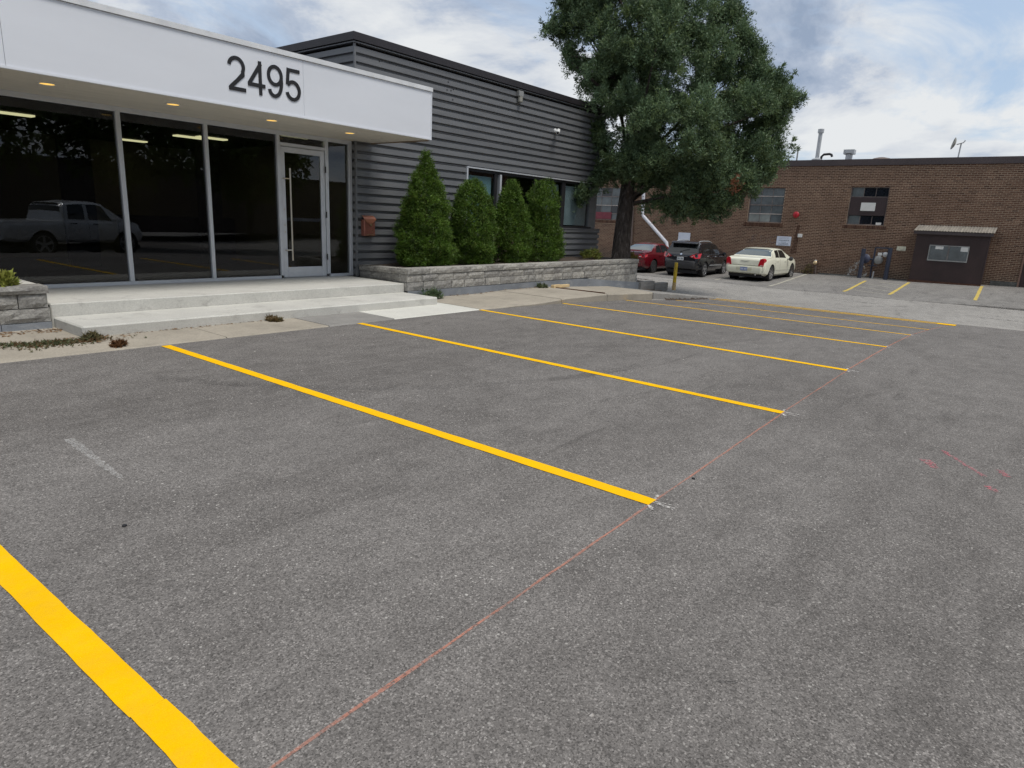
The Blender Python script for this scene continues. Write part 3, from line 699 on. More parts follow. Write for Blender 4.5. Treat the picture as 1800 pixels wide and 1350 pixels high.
part('soil', MB().box(-.8, 1.69, 10.02, 11.55, .2, .50), 'soil', pl)
# low bed and bollard beyond the planter
lb = thing('low_bed_edging', 'low grey kerb-stone edging of a leaf-strewn bed beyond the planter end', 'edging', (19.2, 9.6, -.25))
for k in range(2):
    x0 = 18.27+k*.90; z0 = -.20-.08*k
    part('edging_stone', block(x0+.003, x0+.897, 9.62-.03*k, 0.2, z0-.1, z0+.165, .006, gx=6), 'sidewalk_grey', lb)
part('soil', MB().grid([[(x, y, -.02-.06*(x-18.3)+random.uniform(-.02, .02)) for y in (9.75, 10.3, 11, 12, 13)] for x in (18.3, 18.9, 19.5, 20.1)]), 'soil', lb)
bp = Vector((20.15, 9.42, g(20.15)+.13)); bt = atX(1187.3, 461, 20.15)
t = thing('bollard', 'slim yellow steel bollard standing at the kerb end before the black SUV', 'bollard', (bp.x, bp.y, -.32))
m = MB().lathe([(0.055, 0.22), (0.055, bt.z+.32-.03), (0.045, bt.z+.32-.005), (0.01, bt.z+.32)], (bp.x, bp.y, -.32), (0, 0, 1), 16); part('post', m, 'bollard', t, smooth=40)
m = MB().lathe([(0.062, -.03), (0.06, 0.22)], (bp.x, bp.y, -.32), (0, 0, 1), 16); part('sleeve', m, 'bollard_base', t, smooth=40)

# ------------------------------------------------------------------ grey office building
ob = thing('office_building', 'low office building with ribbed dark grey siding, white canopy and glass front', 'building', (13.8, 11.45, 0))
YD, XD = 11.45, 9.0
def plank(x0, x1, z0, pitch, seam=False, front=True, endx=True):
    """one rib of the siding: a proud flat with sloping shoulders and the valley below it"""
    prof = [(0.0, z0), (0.06, z0+.003), (0.06, z0+0.050)]
    if seam: prof = [(0.0, z0), (0.052, z0+.003), (0.052, z0+.014), (0.02, z0+.018), (0.02, z0+.026), (0.052, z0+.030), (0.052, z0+.05)]
    prof = prof[1:]+[(0.0, z0+0.062), (0.0, z0+pitch-0.001), (0.012, z0+pitch)]
    m = MB(); a = []; b = []
    for d, z in prof+[(0.07, z0+pitch), (0.07, z0)]:
        if front: a.append((x0, YD+d, z)); b.append((x1, YD+d, z))
        else: a.append((XD+d, x0, z)); b.append((XD+d, x1, z))
    n = len(a); m.add(a+b, [(i, (i+1) % n, n+(i+1) % n, n+i) for i in range(n)]+[tuple(range(n))[::-1], tuple(range(n, 2*n))])
    return m
PITCH_S = 0.1675; Z0 = 0.455-PITCH_S
WIN = (12.38, 1.47, 18.12, 2.79)
k = 0
zz_ = Z0
while zz_ < 4.86-0.05:
    hh = min(PITCH_S, 4.862-zz_); seam = (round((zz_-0.79+.05)/PITCH_S) % 4 == 0)
    zc = zz_+hh/2
    x1 = 18.62 if zc < 1.46 else 18.40
    if WIN[1]-0.04 < zc < WIN[3]: part('siding_plank', plank(XD+.036, WIN[0]-.05, zz_, hh, seam), 'siding', ob)
    else: part('siding_plank', plank(XD+.036, x1, zz_, hh, seam), 'siding', ob)
    part('siding_plank', plank(YD+.036 if True else 0, 11.66 if zc < 3.0 else 23.0, zz_, hh, seam, front=False), 'siding', ob)
    zz_ += hh
part('corner_trim', MB().box(XD-.004, XD+.034, YD-.004, YD+.034, Z0, 4.862), 'siding', ob)
# dark roof edge with drip lines
m = MB().box(XD-.06, 18.5, YD-.06, YD+.15, 4.905, 5.05).box(XD-.06, XD+.15, YD+.152, 23.1, 4.905, 5.05); part('roof_edge', m, 'roof_edge', ob)
m = MB().box(XD-.035, 18.5, YD-.035, YD+.10, 4.866, 4.884).box(XD-.035, XD+.1, YD+.102, 23.1, 4.866, 4.884); part('drip_trim', m, 'siding', ob)
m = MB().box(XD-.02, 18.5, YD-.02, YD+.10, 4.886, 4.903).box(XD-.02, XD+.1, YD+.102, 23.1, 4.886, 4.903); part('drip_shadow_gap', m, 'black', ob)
part('roof_deck', MB().box(XD+.16, 18.3, YD+.16, 23, 4.86, 4.95), 'roof_edge', ob)
part('end_wall', MB().box(18.31, 18.38, YD+.10, 23, -.6, 4.86).box(18.39, 18.60, YD+.1, YD+.2, -.4, 1.44), 'siding', ob)
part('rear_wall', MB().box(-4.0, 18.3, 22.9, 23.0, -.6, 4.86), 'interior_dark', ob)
part('window_ledge', MB().box(WIN[0]-.05, 18.63, YD-.02, YD+.12, 1.445, 1.468), 'siding', ob)
# ribbon window
wz0, wz1 = 1.475, 2.775
wf = part('window', MB().box(WIN[0]-.05, WIN[0]-.0, YD-.012, YD+.10, wz0, wz1+.03).box(WIN[0]-.05, 18.2, YD-.016, YD+.10, wz1+.032, wz1+.062), 'aluminium', ob)
part('frame', MB().box(WIN[0], 18.10, YD+.03, YD+.10, wz1-.035, wz1+.03).box(WIN[0], 18.10, YD+.03, YD+.10, wz0, wz0+.05), 'black', wf)
part('mullion', MB().box(13.42, 13.52, YD+.03, YD+.10, wz0+.052, wz1-.037), 'black', wf)
part('mullion', MB().box(13.60, 13.67, YD+.0, YD+.10, wz0+.052, wz1-.037), 'aluminium', wf)
part('mullion', MB().box(16.45, 16.62, YD+.03, YD+.10, wz0+.052, wz1-.037), 'black', wf)
part('mullion', MB().box(15.1, 15.16, YD+.03, YD+.10, wz0+.052, wz1-.037), 'black', wf)
part('jamb', MB().box(17.93, 18.12, YD-.0, YD+.10, wz0+.052, wz1-.037).box(18.14, 18.36, YD+.02, YD+.10, wz0, wz1), 'siding', wf)
for (a, b) in [(WIN[0], 13.42), (13.67, 15.1), (15.16, 16.45), (16.62, 17.93)]:
    part('pane', MB().box(a+.003, b-.003, YD+.055, YD+.065, wz0+.054, wz1-.039), 'glass_clear', wf)
part('blind', MB().box(12.40, 13.40, YD+.13, YD+.14, wz0+.05, wz1-.12), 'blind', wf)
part('blind', MB().box(16.64, 17.92, YD+.13, YD+.14, wz0+.08, wz1-.10), 'blind_pale', wf)
part('blind', MB().box(15.75, 16.44, YD+.16, YD+.17, wz0+.08, wz1-.10), 'blind_pale', wf)
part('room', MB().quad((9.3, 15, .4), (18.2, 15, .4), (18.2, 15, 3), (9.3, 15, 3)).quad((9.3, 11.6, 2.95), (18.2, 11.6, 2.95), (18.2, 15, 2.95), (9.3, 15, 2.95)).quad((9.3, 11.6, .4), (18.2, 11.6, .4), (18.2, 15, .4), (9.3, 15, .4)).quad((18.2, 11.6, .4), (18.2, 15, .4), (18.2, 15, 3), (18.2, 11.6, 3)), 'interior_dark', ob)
# glass front
YG = 11.62; SILL, HEAD = 0.318, 3.015
def fr(x0, x1, z0, z1, d=0.05): return MB().box(x0, x1, YG-d, YG+.06, z0, z1)
part('sill_frame', fr(-4, 7.288, SILL, SILL+.055).box(8.425, 9.0, YG-.05, YG+.06, SILL, SILL+.055), 'aluminium', ob, bevel=.004)
part('head_frame', fr(-4, 9.0, HEAD-.055, HEAD+.02), 'aluminium', ob, bevel=.004)
for (a, b) in [(4.545, 4.612), (5.925, 5.985), (7.29, 7.352), (8.352, 8.424), (8.925, 8.998), (2.66, 2.72), (1.28, 1.34), (-.1, -.04)]:
    part('mullion', fr(a, b, SILL+.056, HEAD-.056, .052), 'aluminium', ob, bevel=.004)
for (a, b, z0, z1) in [(4.613, 5.924, SILL+.056, HEAD-.056), (5.986, 7.289, SILL+.056, HEAD-.056), (2.721, 4.544, SILL+.056, HEAD-.056), (1.341, 2.659, SILL+.056, HEAD-.056), (-4, 1.279, SILL+.056, HEAD-.056), (7.353, 8.351, 2.835, HEAD-.056), (8.425, 8.924, SILL+.056, HEAD-.056)]:
    part('glass_pane', MB().box(a, b, YG, YG+.010, z0, z1), 'glass_dark', ob)
part('transom_bar', fr(7.353, 8.351, 2.775, 2.834), 'aluminium', ob, bevel=.004)
dr = part('door', MB().box(7.362, 7.455, YG-.03, YG+.03, .335, 2.765).box(8.25, 8.343, YG-.03, YG+.03, .335, 2.765).box(7.457, 8.248, YG-.03, YG+.03, .335, .53).box(7.457, 8.248, YG-.03, YG+.03, 2.665, 2.765), 'aluminium', ob, bevel=.005)
part('door_pane', MB().box(7.457, 8.248, YG-.004, YG+.006, .532, 2.663), 'glass_dark', dr)
part('push_bar', MB().box(7.457, 8.248, YG+.02, YG+.05, 1.41, 1.47), 'aluminium', dr)
m = MB().tube([(7.525, YG-.085, .66), (7.525, YG-.085, 2.38)], .017, 12).tube([(7.40, YG-.03, .86), (7.40, YG-.085, .86), (7.525, YG-.085, .86)], .011, 8).tube([(7.40, YG-.03, 2.19), (7.40, YG-.085, 2.19), (7.525, YG-.085, 2.19)], .011, 8)
part('pull_handle', m, 'steel', dr, smooth=40)
for z in (.72, 1.55, 2.42): part('hinge', MB().tube([(8.349, YG-.055, z-.06), (8.349, YG-.055, z+.06)], .012, 8), 'black', dr, smooth=40)
for z in (1.2, 1.33, 1.62): part('lock', MB().lathe([(.016, 0), (.014, .012)], (7.41, YG-.03, z), (0, -1, 0), 12), 'steel', dr)
part('threshold', MB().box(7.36, 8.345, YG-.05, YG+.05, SILL, SILL+.016), 'grey_metal', ob)
# interior of the lobby
room = MB().quad((-4, 18, SILL), (9, 18, SILL), (9, 18, 3.1), (-4, 18, 3.1)).quad((8.98, 11.75, SILL), (8.98, 18, SILL), (8.98, 18, 3.1), (8.98, 11.75, 3.1)).quad((-4, 11.75, SILL), (-4, 18, SILL), (-4, 18, 3.1), (-4, 11.75, 3.1))
part('lobby_wall', room, 'interior', ob)
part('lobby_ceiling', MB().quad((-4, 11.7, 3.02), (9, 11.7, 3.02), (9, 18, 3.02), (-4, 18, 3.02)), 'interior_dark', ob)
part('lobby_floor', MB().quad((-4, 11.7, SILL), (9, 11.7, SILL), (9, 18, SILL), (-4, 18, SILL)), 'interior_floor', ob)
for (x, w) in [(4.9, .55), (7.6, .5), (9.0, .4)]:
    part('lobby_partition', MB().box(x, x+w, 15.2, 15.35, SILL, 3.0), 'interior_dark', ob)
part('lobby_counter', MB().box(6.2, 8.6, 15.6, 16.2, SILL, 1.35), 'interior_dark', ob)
p = atY(435, 332, 15.15); 
for (x, y, D) in [(22, 200, 14.6), (232, 247, 15.6), (333, 241, 14.2), (372, 243, 14.2), (577, 273, 15.5), (522, 240, 13.0)]:
    q = atZ(x, y, 3.0)
    if 11.8 < q.y < 17.9 and q.x < 8.9:
        single('ceiling_light', MB().box(q.x-.30, q.x+.30, q.y-.10, q.y+.10, 2.985, 3.012), 'lamp_tube', {22: 'lit yellowish ceiling light seen through the far left glass pane', 232: 'lit ceiling light seen through the second glass pane, left one', 333: 'lit ceiling light behind the second mullion, left half', 372: 'lit ceiling light behind the third glass pane by its mullion', 577: 'lit ceiling light seen through the narrow sidelight', 522: 'lit ceiling light seen through the transom pane over the door'}[x], 'ceiling light', 'ceiling lights inside the lobby')
# canopy
YC, XC, ZB, ZT = 9.70, 9.42, 3.035, 3.965
for (a, b) in [(-3.0, 2.69), (2.695, 6.62), (6.624, XC-.012)]:
    part('fascia_panel', MB().box(a, b, YC, YC+.03, ZB+.03, ZT-.075), 'white_fascia', ob)
part('fascia_end', MB().box(XC-.03, XC, YC+.032, YD-.005, ZB+.03, ZT-.07), 'white_fascia', ob)
part('fascia_edge', MB().box(-3, XC+.006, YC-.012, YC+.04, ZB, ZB+.028).box(XC-.011, XC+.006, YC-.010, YC+.03, ZB+.029, ZT-.072), 'white_fascia', ob)
part('flashing', MB().box(-3, XC+.015, YC-.022, YC+.25, ZT-.07, ZT).box(XC-.2, XC+.015, YC+.252, YD-.004, ZT-.07, ZT), 'white_trim', ob)
part('canopy_roof', MB().box(-3, XC-.21, YC+.26, 12, ZT-.06, ZT-.03), 'roof_edge', ob)
m = MB(); y = YC+.045
while y < YG+.02:
    m.box(-3, XC-.032, y, min(y+.094, YG+.03), 3.036, 3.052); y += .098
part('soffit_board', m, 'soffit', ob, stuff=True)
part('soffit_backing', MB().box(-3, XC-.04, YC+.05, YG+.03, 3.055, 3.07), 'joint_dark', ob)
part('soffit_end_trim', MB().box(XC-.03, XC+.002, YC+.05, YD-.006, 3.015, 3.034), simple('brown_trim', (0.20, 0.14, 0.09), .7), ob)
for i, x in enumerate((3.30, 4.89, 6.50, 8.10, 1.70, .1)):
    y = 10.38+.03*i
    t = thing('downlight', ['lit amber downlight in the soffit, leftmost in view', 'lit amber downlight in the soffit, second from the left', 'lit amber downlight in the soffit below the house number', 'lit amber downlight in the soffit, nearest the siding', 'lit amber downlight in the soffit beyond the left edge', 'lit amber downlight in the soffit far beyond the left edge'][i], 'downlight', (x, y, 3.036), 'amber downlights under the canopy')
    part('rim', MB().lathe([(.085, 0), (.10, 0), (.10, -.008), (.085, -.008), (.085, 0)], (x, y, 3.0355), (0, 0, 1), 24, False), 'white_trim', t, smooth=40)
    part('lamp', MB().lathe([(.083, -.004), (.083, .0), (.02, .0005)], (x, y, 3.034), (0, 0, 1), 24), 'lamp_warm', t)
# house number, four stroked digits
def ribbon(path, w, y, d):
    m = MB(); n = len(path); L = []; Rr = []
    for i in range(n):
        a = Vector(path[max(i-1, 0)]); b = Vector(path[min(i+1, n-1)]); p = Vector(path[i])
        t_ = (b-a).normalized(); nn = Vector((-t_.y, t_.x))
        if 0 < i < n-1:
            t1 = (p-a).normalized(); t2 = (b-p).normalized(); n1 = Vector((-t1.y, t1.x)); c = max(0.35, nn.dot(n1)); k_ = 1/c
        else: k_ = 1
        L.append(p+nn*w/2*k_); Rr.append(p-nn*w/2*k_)
    for i in range(n-1):
        m.prism([(L[i].x, y, L[i].y), (L[i+1].x, y, L[i+1].y), (Rr[i+1].x, y, Rr[i+1].y), (Rr[i].x, y, Rr[i].y)], (0, d, 0))
    return m
def arc(cx, cy, rx, ry, a0, a1, n=22): return [(cx+rx*math.cos(R(a0+(a1-a0)*i/n)), cy+ry*math.sin(R(a0+(a1-a0)*i/n))) for i in range(n+1)]
SW = 0.110                                      # stroke, in digit heights
def digit(c):
    h = SW/2
    if c == '2': return [arc(.29, .70, .29-h, .30-h, 172, -28)+[(.50, .50), (.30, .30), (.10, .115), (.055, h)], [(.02, h), (.58, h)]]
    if c == '4': return [[(.43, 0), (.43, 1.0)], [(.46, .93), (.05, .305)], [(0.0, .28), (.60, .28)]]
    if c == '9': return [arc(.29, .675, .285-h, .325-h, 0, 360, 36), arc(.27, .50, .305-h, .50-h, 14, -62, 14)+arc(.265, .275, .24-h, .275-h, -75, -172, 10)]
    if c == '5': return [[(.55, 1-h), (.14, 1-h)], [(.125, 1.0), (.075, .50)], arc(.285, .325, .29-h, .325-h, 145, -165, 30)]
hn = thing('house_number', 'large black house number 2495 mounted on the white canopy fascia', 'house number', (5.98, YC, 3.26))
H = 0.468
for c, x0 in zip('2495', (5.365, 5.672, 5.985, 6.295)):
    m = MB()
    for si, s in enumerate(digit(c)):
        q = ribbon([(x0+px_*H, 3.262+pz*H) for px_, pz in s], SW*H, YC-.010-.0012*si, .007+.0024*si); m.add(q.v, q.f)
    part('digit', m, 'black', hn)
# wall lamp, camera, mailbox
t = thing('wall_lamp', 'small grey ribbed wall lamp under the dark roof edge', 'wall lamp', (14.2, YD, 4.55))
part('housing', MB().box(14.12, 14.30, YD-.10, YD+.0, 4.70, 4.83), 'grey_metal', t, bevel=.01)
part('lens', MB().lathe([(.03, 0), (.062, .02), (.065, .14)], (14.21, YD-.06, 4.557), (0, 0, 1), 16), 'lens_grey', t, smooth=40)
t = thing('security_camera', 'white bullet security camera mounted on the grey siding', 'camera', (15.82, YD, 4.06))
part('mount', MB().lathe([(.055, 0), (.055, .03), (.03, .05)], (15.88, YD, 4.09), (0, -1, 0), 16), 'white_plastic', t, smooth=40)
part('arm', MB().tube([(15.88, YD-.04, 4.09), (15.85, YD-.10, 4.05)], .022, 10), 'white_plastic', t, smooth=40)
part('body', MB().tube([(15.93, YD-.09, 4.10), (15.72, YD-.22, 4.00)], .05, 14), 'white_plastic', t, smooth=40)
part('lens', MB().tube([(15.722, YD-.219, 4.001), (15.712, YD-.225, 3.996)], .035, 14), 'black', t, smooth=40)
t = thing('mailbox', 'copper-brown wall mailbox with curved lid beside the entrance', 'mailbox', (9.27, YD, 1.15))
x0, x1 = 9.115, 9.405
part('box', MB().box(x0, x1, YD-.115, YD-.002, 1.155, 1.49), 'copper', t, bevel=.01)
lid = []
n = 12
for i in range(n+1):
    u = i/n; x = x0-.012+(x1-x0+.024)*u; s_ = math.sin(math.pi*u)
    lid.append([(x, YD-.002, 1.575), (x, YD-.06, 1.565), (x, YD-.128, 1.505-.0*s_), (x, YD-.131, 1.49-.085*s_)])
part('lid', MB().grid(lid), 'copper_lid', t, smooth=50)
part('latch', MB().lathe([(.012, 0), (.026, .004), (.026, .012), (.012, .014)], (9.27, YD-.132, 1.385), (0, -1, 0), 16), 'brass', t)
for k in range(3): part('slot', MB().box(9.30, 9.36, YD-.119, YD-.114, 1.215+.03*k, 1.221+.03*k), 'brass', t)
part('scroll', MB().box(9.19, 9.36, YD-.119, YD-.114, 1.172, 1.188), 'brass', t)
# small dark holes in the siding where a sign was
for (x, y) in [(788, 144), (786, 158), (793, 159), (797, 157), (796, 175), (667, 107)]:
    q = atY(x, y, YD-.003); part('bolt_hole', MB().lathe([(.022, 0), (.018, .004)], (q.x, YD, q.z), (0, -1, 0), 7), 'black', ob)

# ------------------------------------------------------------------ brick building
XB = 38.0
bb = thing('brick_building', 'long single-storey brown brick industrial building behind the parked cars', 'building', (XB, 12, -.45))
OPEN = []                                       # y0,y1,z0,z1 openings
w2 = (6.90, 8.66, 2.18, 4.05); w1 = (11.90, 13.80, 2.13, 4.0); w3 = (21.9, 24.2, 1.94, 3.95)
OPEN = [w1, w2, w3]
YB0, YB1, ZC = -14, 33, 5.07
V = []; T = []
course = 0.0805; L = 0.225; z = -0.62; row = 0
bv = []; bf = []; bc = []
def add_brick(y0, y1, z0, z1, c, d=0.008):
    b = len(bv); x = XB-d+random.uniform(-.002, .002)
    bv.extend([(x, y0, z0), (x, y1, z0), (x, y1, z1), (x, y0, z1), (XB, y0, z0), (XB, y1, z0), (XB, y1, z1), (XB, y0, z1)])
    bf.extend([(b, b+3, b+2, b+1), (b, b+1, b+5, b+4), (b+2, b+3, b+7, b+6), (b+1, b+2, b+6, b+5), (b+3, b, b+4, b+7)]); bc.extend([c]*8)
while z < ZC-.02:
    y = YB0-(L/2 if row % 2 else 0)
    tone_row = random.gauss(0, .06)
    while y < YB1:
        a, b = y+.008, y+L-.008; zt = min(z+course-.021, ZC)
        segs = [(a, b)]
        for (o0, o1, oz0, oz1) in OPEN:
            if z+course*.6 > oz0-.2 and z+course*.4 < oz1:
                e0, e1 = (o0-.12, o1+.12) if z+course*.4 < oz0 else (o0, o1)
                ns = []
                for (p0, p1) in segs:
                    if p1 <= e0 or p0 >= e1: ns.append((p0, p1)); continue
                    if p0 < e0-.02: ns.append((p0, e0))
                    if p1 > e1+.02: ns.append((e1, p1))
                segs = ns
        for (p0, p1) in segs:
            add_brick(p0, p1, z, zt, min(1, max(0, random.gauss(.5, .19)+tone_row)))
        y += L
    z += course; row += 1
for (o0, o1, oz0, oz1) in OPEN:                  # rowlock sills of bricks on edge
    y = o0-.12
    while y < o1+.10:
        add_brick(y+.006, y+.072, oz0-.195, oz0-.012, random.uniform(0, .45), 0.045); y += .0805
me = bpy.data.meshes.new('bricks'); base = np.array(BASE[bb.name])
me.from_pydata([tuple(np.array(v)-base) for v in bv], [], bf)
ca = me.color_attributes.new('tint', 'FLOAT_COLOR', 'POINT'); arr = np.ones((len(bv), 4), dtype=np.float32); arr[:, :3] = np.array(bc)[:, None]; ca.data.foreach_set('color', arr.ravel())
me.materials.append(M['brick']); o = bpy.data.objects.new('bricks', me); COL.objects.link(o); o.parent = bb; o['kind'] = 'stuff'; BASE['bricks'] = BASE[bb.name]
m = MB()                                        # mortar face with the openings left free
ycuts = sorted({YB0, YB1, *[v for w in OPEN for v in w[:2]]}); zcuts = sorted({-1.2, ZC, *[v for w in OPEN for v in w[2:]]})
for i in range(len(ycuts)-1):
    for j in range(len(zcuts)-1):
        yc, zc = (ycuts[i]+ycuts[i+1])/2, (zcuts[j]+zcuts[j+1])/2
        if any(w[0] < yc < w[1] and w[2] < zc < w[3] for w in OPEN): continue
        m.quad((XB-.003, ycuts[i], zcuts[j]), (XB-.003, ycuts[i+1], zcuts[j]), (XB-.003, ycuts[i+1], zcuts[j+1]), (XB-.003, ycuts[i], zcuts[j+1]))
for w in OPEN:
    for (a, b) in (((w[0], w[2]), (w[0], w[3])), ((w[1], w[2]), (w[1], w[3])), ((w[0], w[3]), (w[1], w[3])), ((w[0], w[2]), (w[1], w[2]))):
        m.quad((XB-.003, *a), (XB-.003, *b), (XB+.3, *b), (XB+.3, *a))
part('mortar', m, 'mortar', bb, fixn=False)
part('parging', MB().box(XB-.03, XB-.014, -3, 2.1, -.9, -.10).box(XB-.03, XB-.014, 6.0, 9.6, -.9, -.36), 'mortar_low', bb)
part('coping', MB().box(XB-.05, XB+.4, YB0, YB1, ZC, ZC+.305), 'coping', bb)
part('drip', MB().box(XB-.075, XB-.052, YB0, YB1, ZC-.0, ZC+.03), 'coping', bb)
part('roof', MB().box(XB+.41, XB+40, YB0, YB1, ZC-.1, ZC+.1), 'roof_edge', bb)
part('side_wall', MB().box(XB+.1, XB+40, YB1-.3, YB1-.02, -1, ZC-.11).box(XB+.1, XB+40, YB0+.02, YB0+.3, -1, ZC-.11), 'mortar', bb)
# windows
def steel_window(w, rows, cols, mats, pale=None, panel=None):
    y0, y1, z0, z1 = w; f = part('window', MB().box(XB+.08, XB+.13, y0+.002, y0+.05, z0, z1).box(XB+.08, XB+.13, y1-.05, y1-.002, z0, z1).box(XB+.08, XB+.13, y0+.052, y1-.052, z0, z0+.05).box(XB+.08, XB+.13, y0+.052, y1-.052, z1-.05, z1), 'frame_old', bb)
    for r_ in range(len(rows)-1):
        za, zb = z0+(z1-z0)*rows[r_], z0+(z1-z0)*rows[r_+1]
        if panel == r_:
            part('panel', MB().box(XB+.06, XB+.10, y0+.052, y1-.052, za+.005, zb-.005), 'panel_brown', f); continue
        for c in range(cols):
            ya, yb = y0+.052+(y1-y0-.104)*c/cols, y0+.052+(y1-y0-.104)*(c+1)/cols
            part('pane', MB().box(XB+.10, XB+.11, ya+.014, yb-.014, za+.015, zb-.015), mats[r_][c], f)
            if c: part('glazing_bar', MB().box(XB+.085, XB+.12, ya-.013, ya+.013, za+.02, zb-.02), 'frame_old', f)
        if r_: part('rail', MB().box(XB+.07, XB+.12, y0+.052, y1-.052, za-.022, za+.022), 'frame_pale' if pale and r_ in pale else 'frame_old', f)
    part('backing', MB().box(XB+.2, XB+.22, y0, y1, z0, z1), 'interior_dark', f)
G, P, D = 'glass_old', 'glass_pale', 'glass_black'
steel_window(w1, [0, .25, .5, .75, 1], 3, [[G, P, P], [G, G, G], [G, G, G], [G, G, G]], pale=(1, 3))
steel_window(w2, [0, .25, .735, 1], 3, [[D, D, G], [D]*3, [D, D, G]], panel=1)
steel_window(w3, [0, .2, .45, .72, 1], 3, [[G]*3, [D, G, D], [G, G, G], [G, D, G]], pale=(2,))
part('red_board', MB().box(XB+.04, XB+.06, 22.6, 24.1, 1.99, 2.42), simple('faded_red_board', (.17, .03, .045), .6), bb)
p0, p1 = atX(1514, 356, XB), atX(1537, 371, XB)
single('white_board', MB().box(XB+.03, XB+.058, p1.y, p0.y, p1.z, p0.z), 'paper', 'blank white board fixed on the brown panel of the right brick window', 'board')
p0, p1 = atX(1539, 391, XB), atX(1548, 395.5, XB)
single('paper_sheet', MB().box(XB+.075, XB+.08, p1.y, p0.y, p1.z, p0.z), 'paper', 'pale sheet behind the bottom right pane of the brick window', 'paper')
# things on the brick wall
def wallbox(name, x0, y0, x1, y1, d, mat, lab, cat, **k):
    a, b = atX(x0, y0, XB-d), atX(x1, y1, XB-d)
    return single(name, MB().box(XB-d, XB-.013, b.y, a.y, b.z, a.z), mat, lab, cat, **k)
q = atX(1400, 377.5, XB)
t = thing('fire_bell', 'round red fire bell on the brick wall right of the left window', 'bell', (XB, q.y, q.z))
part('gong', MB().lathe([(.16, .04), (.165, .07), (.13, .11), (.06, .13), (.01, .135)], (XB, q.y, q.z), (-1, 0, 0), 24), 'red', t, smooth=40)
part('back_box', MB().lathe([(.10, .0), (.10, .04)], (XB, q.y, q.z), (-1, 0, 0), 16), 'red', t)
wallbox('junction_box', 1402.5, 411, 1409.5, 417.5, .07, 'paper', 'small white box on the brick wall right of the notice sign', 'box', bevel=.01)
a, b = atX(1366, 415, XB-.03), atX(1389, 432.5, XB-.03)
t = thing('notice_sign', 'white notice sign with faded lettering on the brick wall above the cream sedan', 'sign', (XB, (a.y+b.y)/2, b.z))
part('plate', MB().box(XB-.03, XB-.015, b.y, a.y, b.z, a.z), 'sign_white', t)
def text(body, y, z, h, mat, parent, xs_=1.0):
    cu = bpy.data.curves.new('lettering', 'FONT'); cu.body = body; cu.size = h; cu.align_x = 'CENTER'; cu.extrude = .001
    tmp = bpy.data.objects.new('lettering', cu); COL.objects.link(tmp); bpy.context.view_layer.update()
    me_ = bpy.data.meshes.new_from_object(tmp.evaluated_get(bpy.context.evaluated_depsgraph_get())); bpy.data.objects.remove(tmp)
    me_.materials.clear(); me_.materials.append(M[mat]); o_ = bpy.data.objects.new('lettering', me_); COL.objects.link(o_)
    o_.parent = parent; o_.rotation_euler = (R(90), 0, R(-90)); o_.scale = (xs_, 1, 1)
    o_.location = Vector((XB-.0325, y, z))-BASE[parent.name]; BASE[o_.name] = BASE[parent.name]; return o_
yc = (a.y+b.y)/2; hh = a.z-b.z
text('NOTICE', yc, b.z+.72*hh, .135, 'ink_red', t, 1.0)
m = MB()                                        # illegible small print, as short dashes
for (zf, n_, w_, th) in [(.52, 9, .05, .045), (.36, 4, .05, .028), (.22, 9, .045, .03), (.09, 10, .045, .032)]:
    for k in range(n_):
        y = yc+(k-(n_-1)/2)*w_*1.25; m.box(XB-.032, XB-.0305, y-w_/2*random.uniform(.4, .9), y+w_/2*random.uniform(.4, .9), b.z+zf*hh, b.z+zf*hh+th)
part('small_print', m, 'ink_dark', t)
a, b = atX(1193, 408.5, XB-.03), atX(1212.5, 421, XB-.03)
single('blank_sign', MB().box(XB-.03, XB-.015, b.y, a.y, b.z-.15, a.z), 'sign_white', 'blank white sign on the brick wall above the black SUV', 'sign')
wallbox('old_notice', 1577, 432.5, 1591.5, 441, .02, 'paper_yellow', 'weathered yellowish notice on the brick wall right of the gas meter', 'notice')
m = MB()
a = atX(1323, 413, XB-.016); b = atX(1368, 429, XB-.016)
for st in ([(0, 0), (0, 1)], [(0, 1), (.17, .95)], [(0, .5), (.13, .48)], [(.33, 1), (.33, .25), (.40, .05), (.50, .05), (.56, .25), (.56, 1.1)], [(.86, .9), (.78, 1), (.68, .8), (.66, .5), (.70, .2), (.80, .1), (.88, .2)], [(.97, 1), (.97, .1)]):
    pts = [(a.y+(b.y-a.y)*u, b.z+(a.z-b.z)*v) for u, v in st]
    for k in range(len(pts)-1):
        d_ = Vector((pts[k+1][0]-pts[k][0], pts[k+1][1]-pts[k][1])).normalized()*.03; nn = Vector((-d_.y, d_.x))
        m.quad((XB-.0165, pts[k][0]+nn.x, pts[k][1]+nn.y), (XB-.0165, pts[k+1][0]+nn.x, pts[k+1][1]+nn.y), (XB-.0165, pts[k+1][0]-nn.x, pts[k+1][1]-nn.y), (XB-.0165, pts[k][0]-nn.x, pts[k][1]-nn.y))
part('faded_graffiti', m, 'graffiti', bb)
a, b = atX(1404, 396, XB), atX(1396, 445, XB)
part('rust_streak', MB().quad((XB-.0168, a.y-.06, a.z), (XB-.0168, a.y+.06, a.z), (XB-.0168, b.y+.22, b.z), (XB-.0168, b.y-.12, b.z)), 'rust_run', bb)
a, b = atX(1498, 455, XB), atX(1514, 487, XB)
part('paint_splash', MB().add([(XB-.0172, a.y-.5, a.z), (XB-.0172, a.y-.05, a.z-.2), (XB-.0172, a.y+.35, a.z-.95), (XB-.0172, a.y+.3, a.z-1.12), (XB-.0172, a.y-.7, a.z-1.12), (XB-.0172, a.y-.8, a.z-.7)], [(0, 1, 2, 3, 4, 5)]), 'splash', bb)
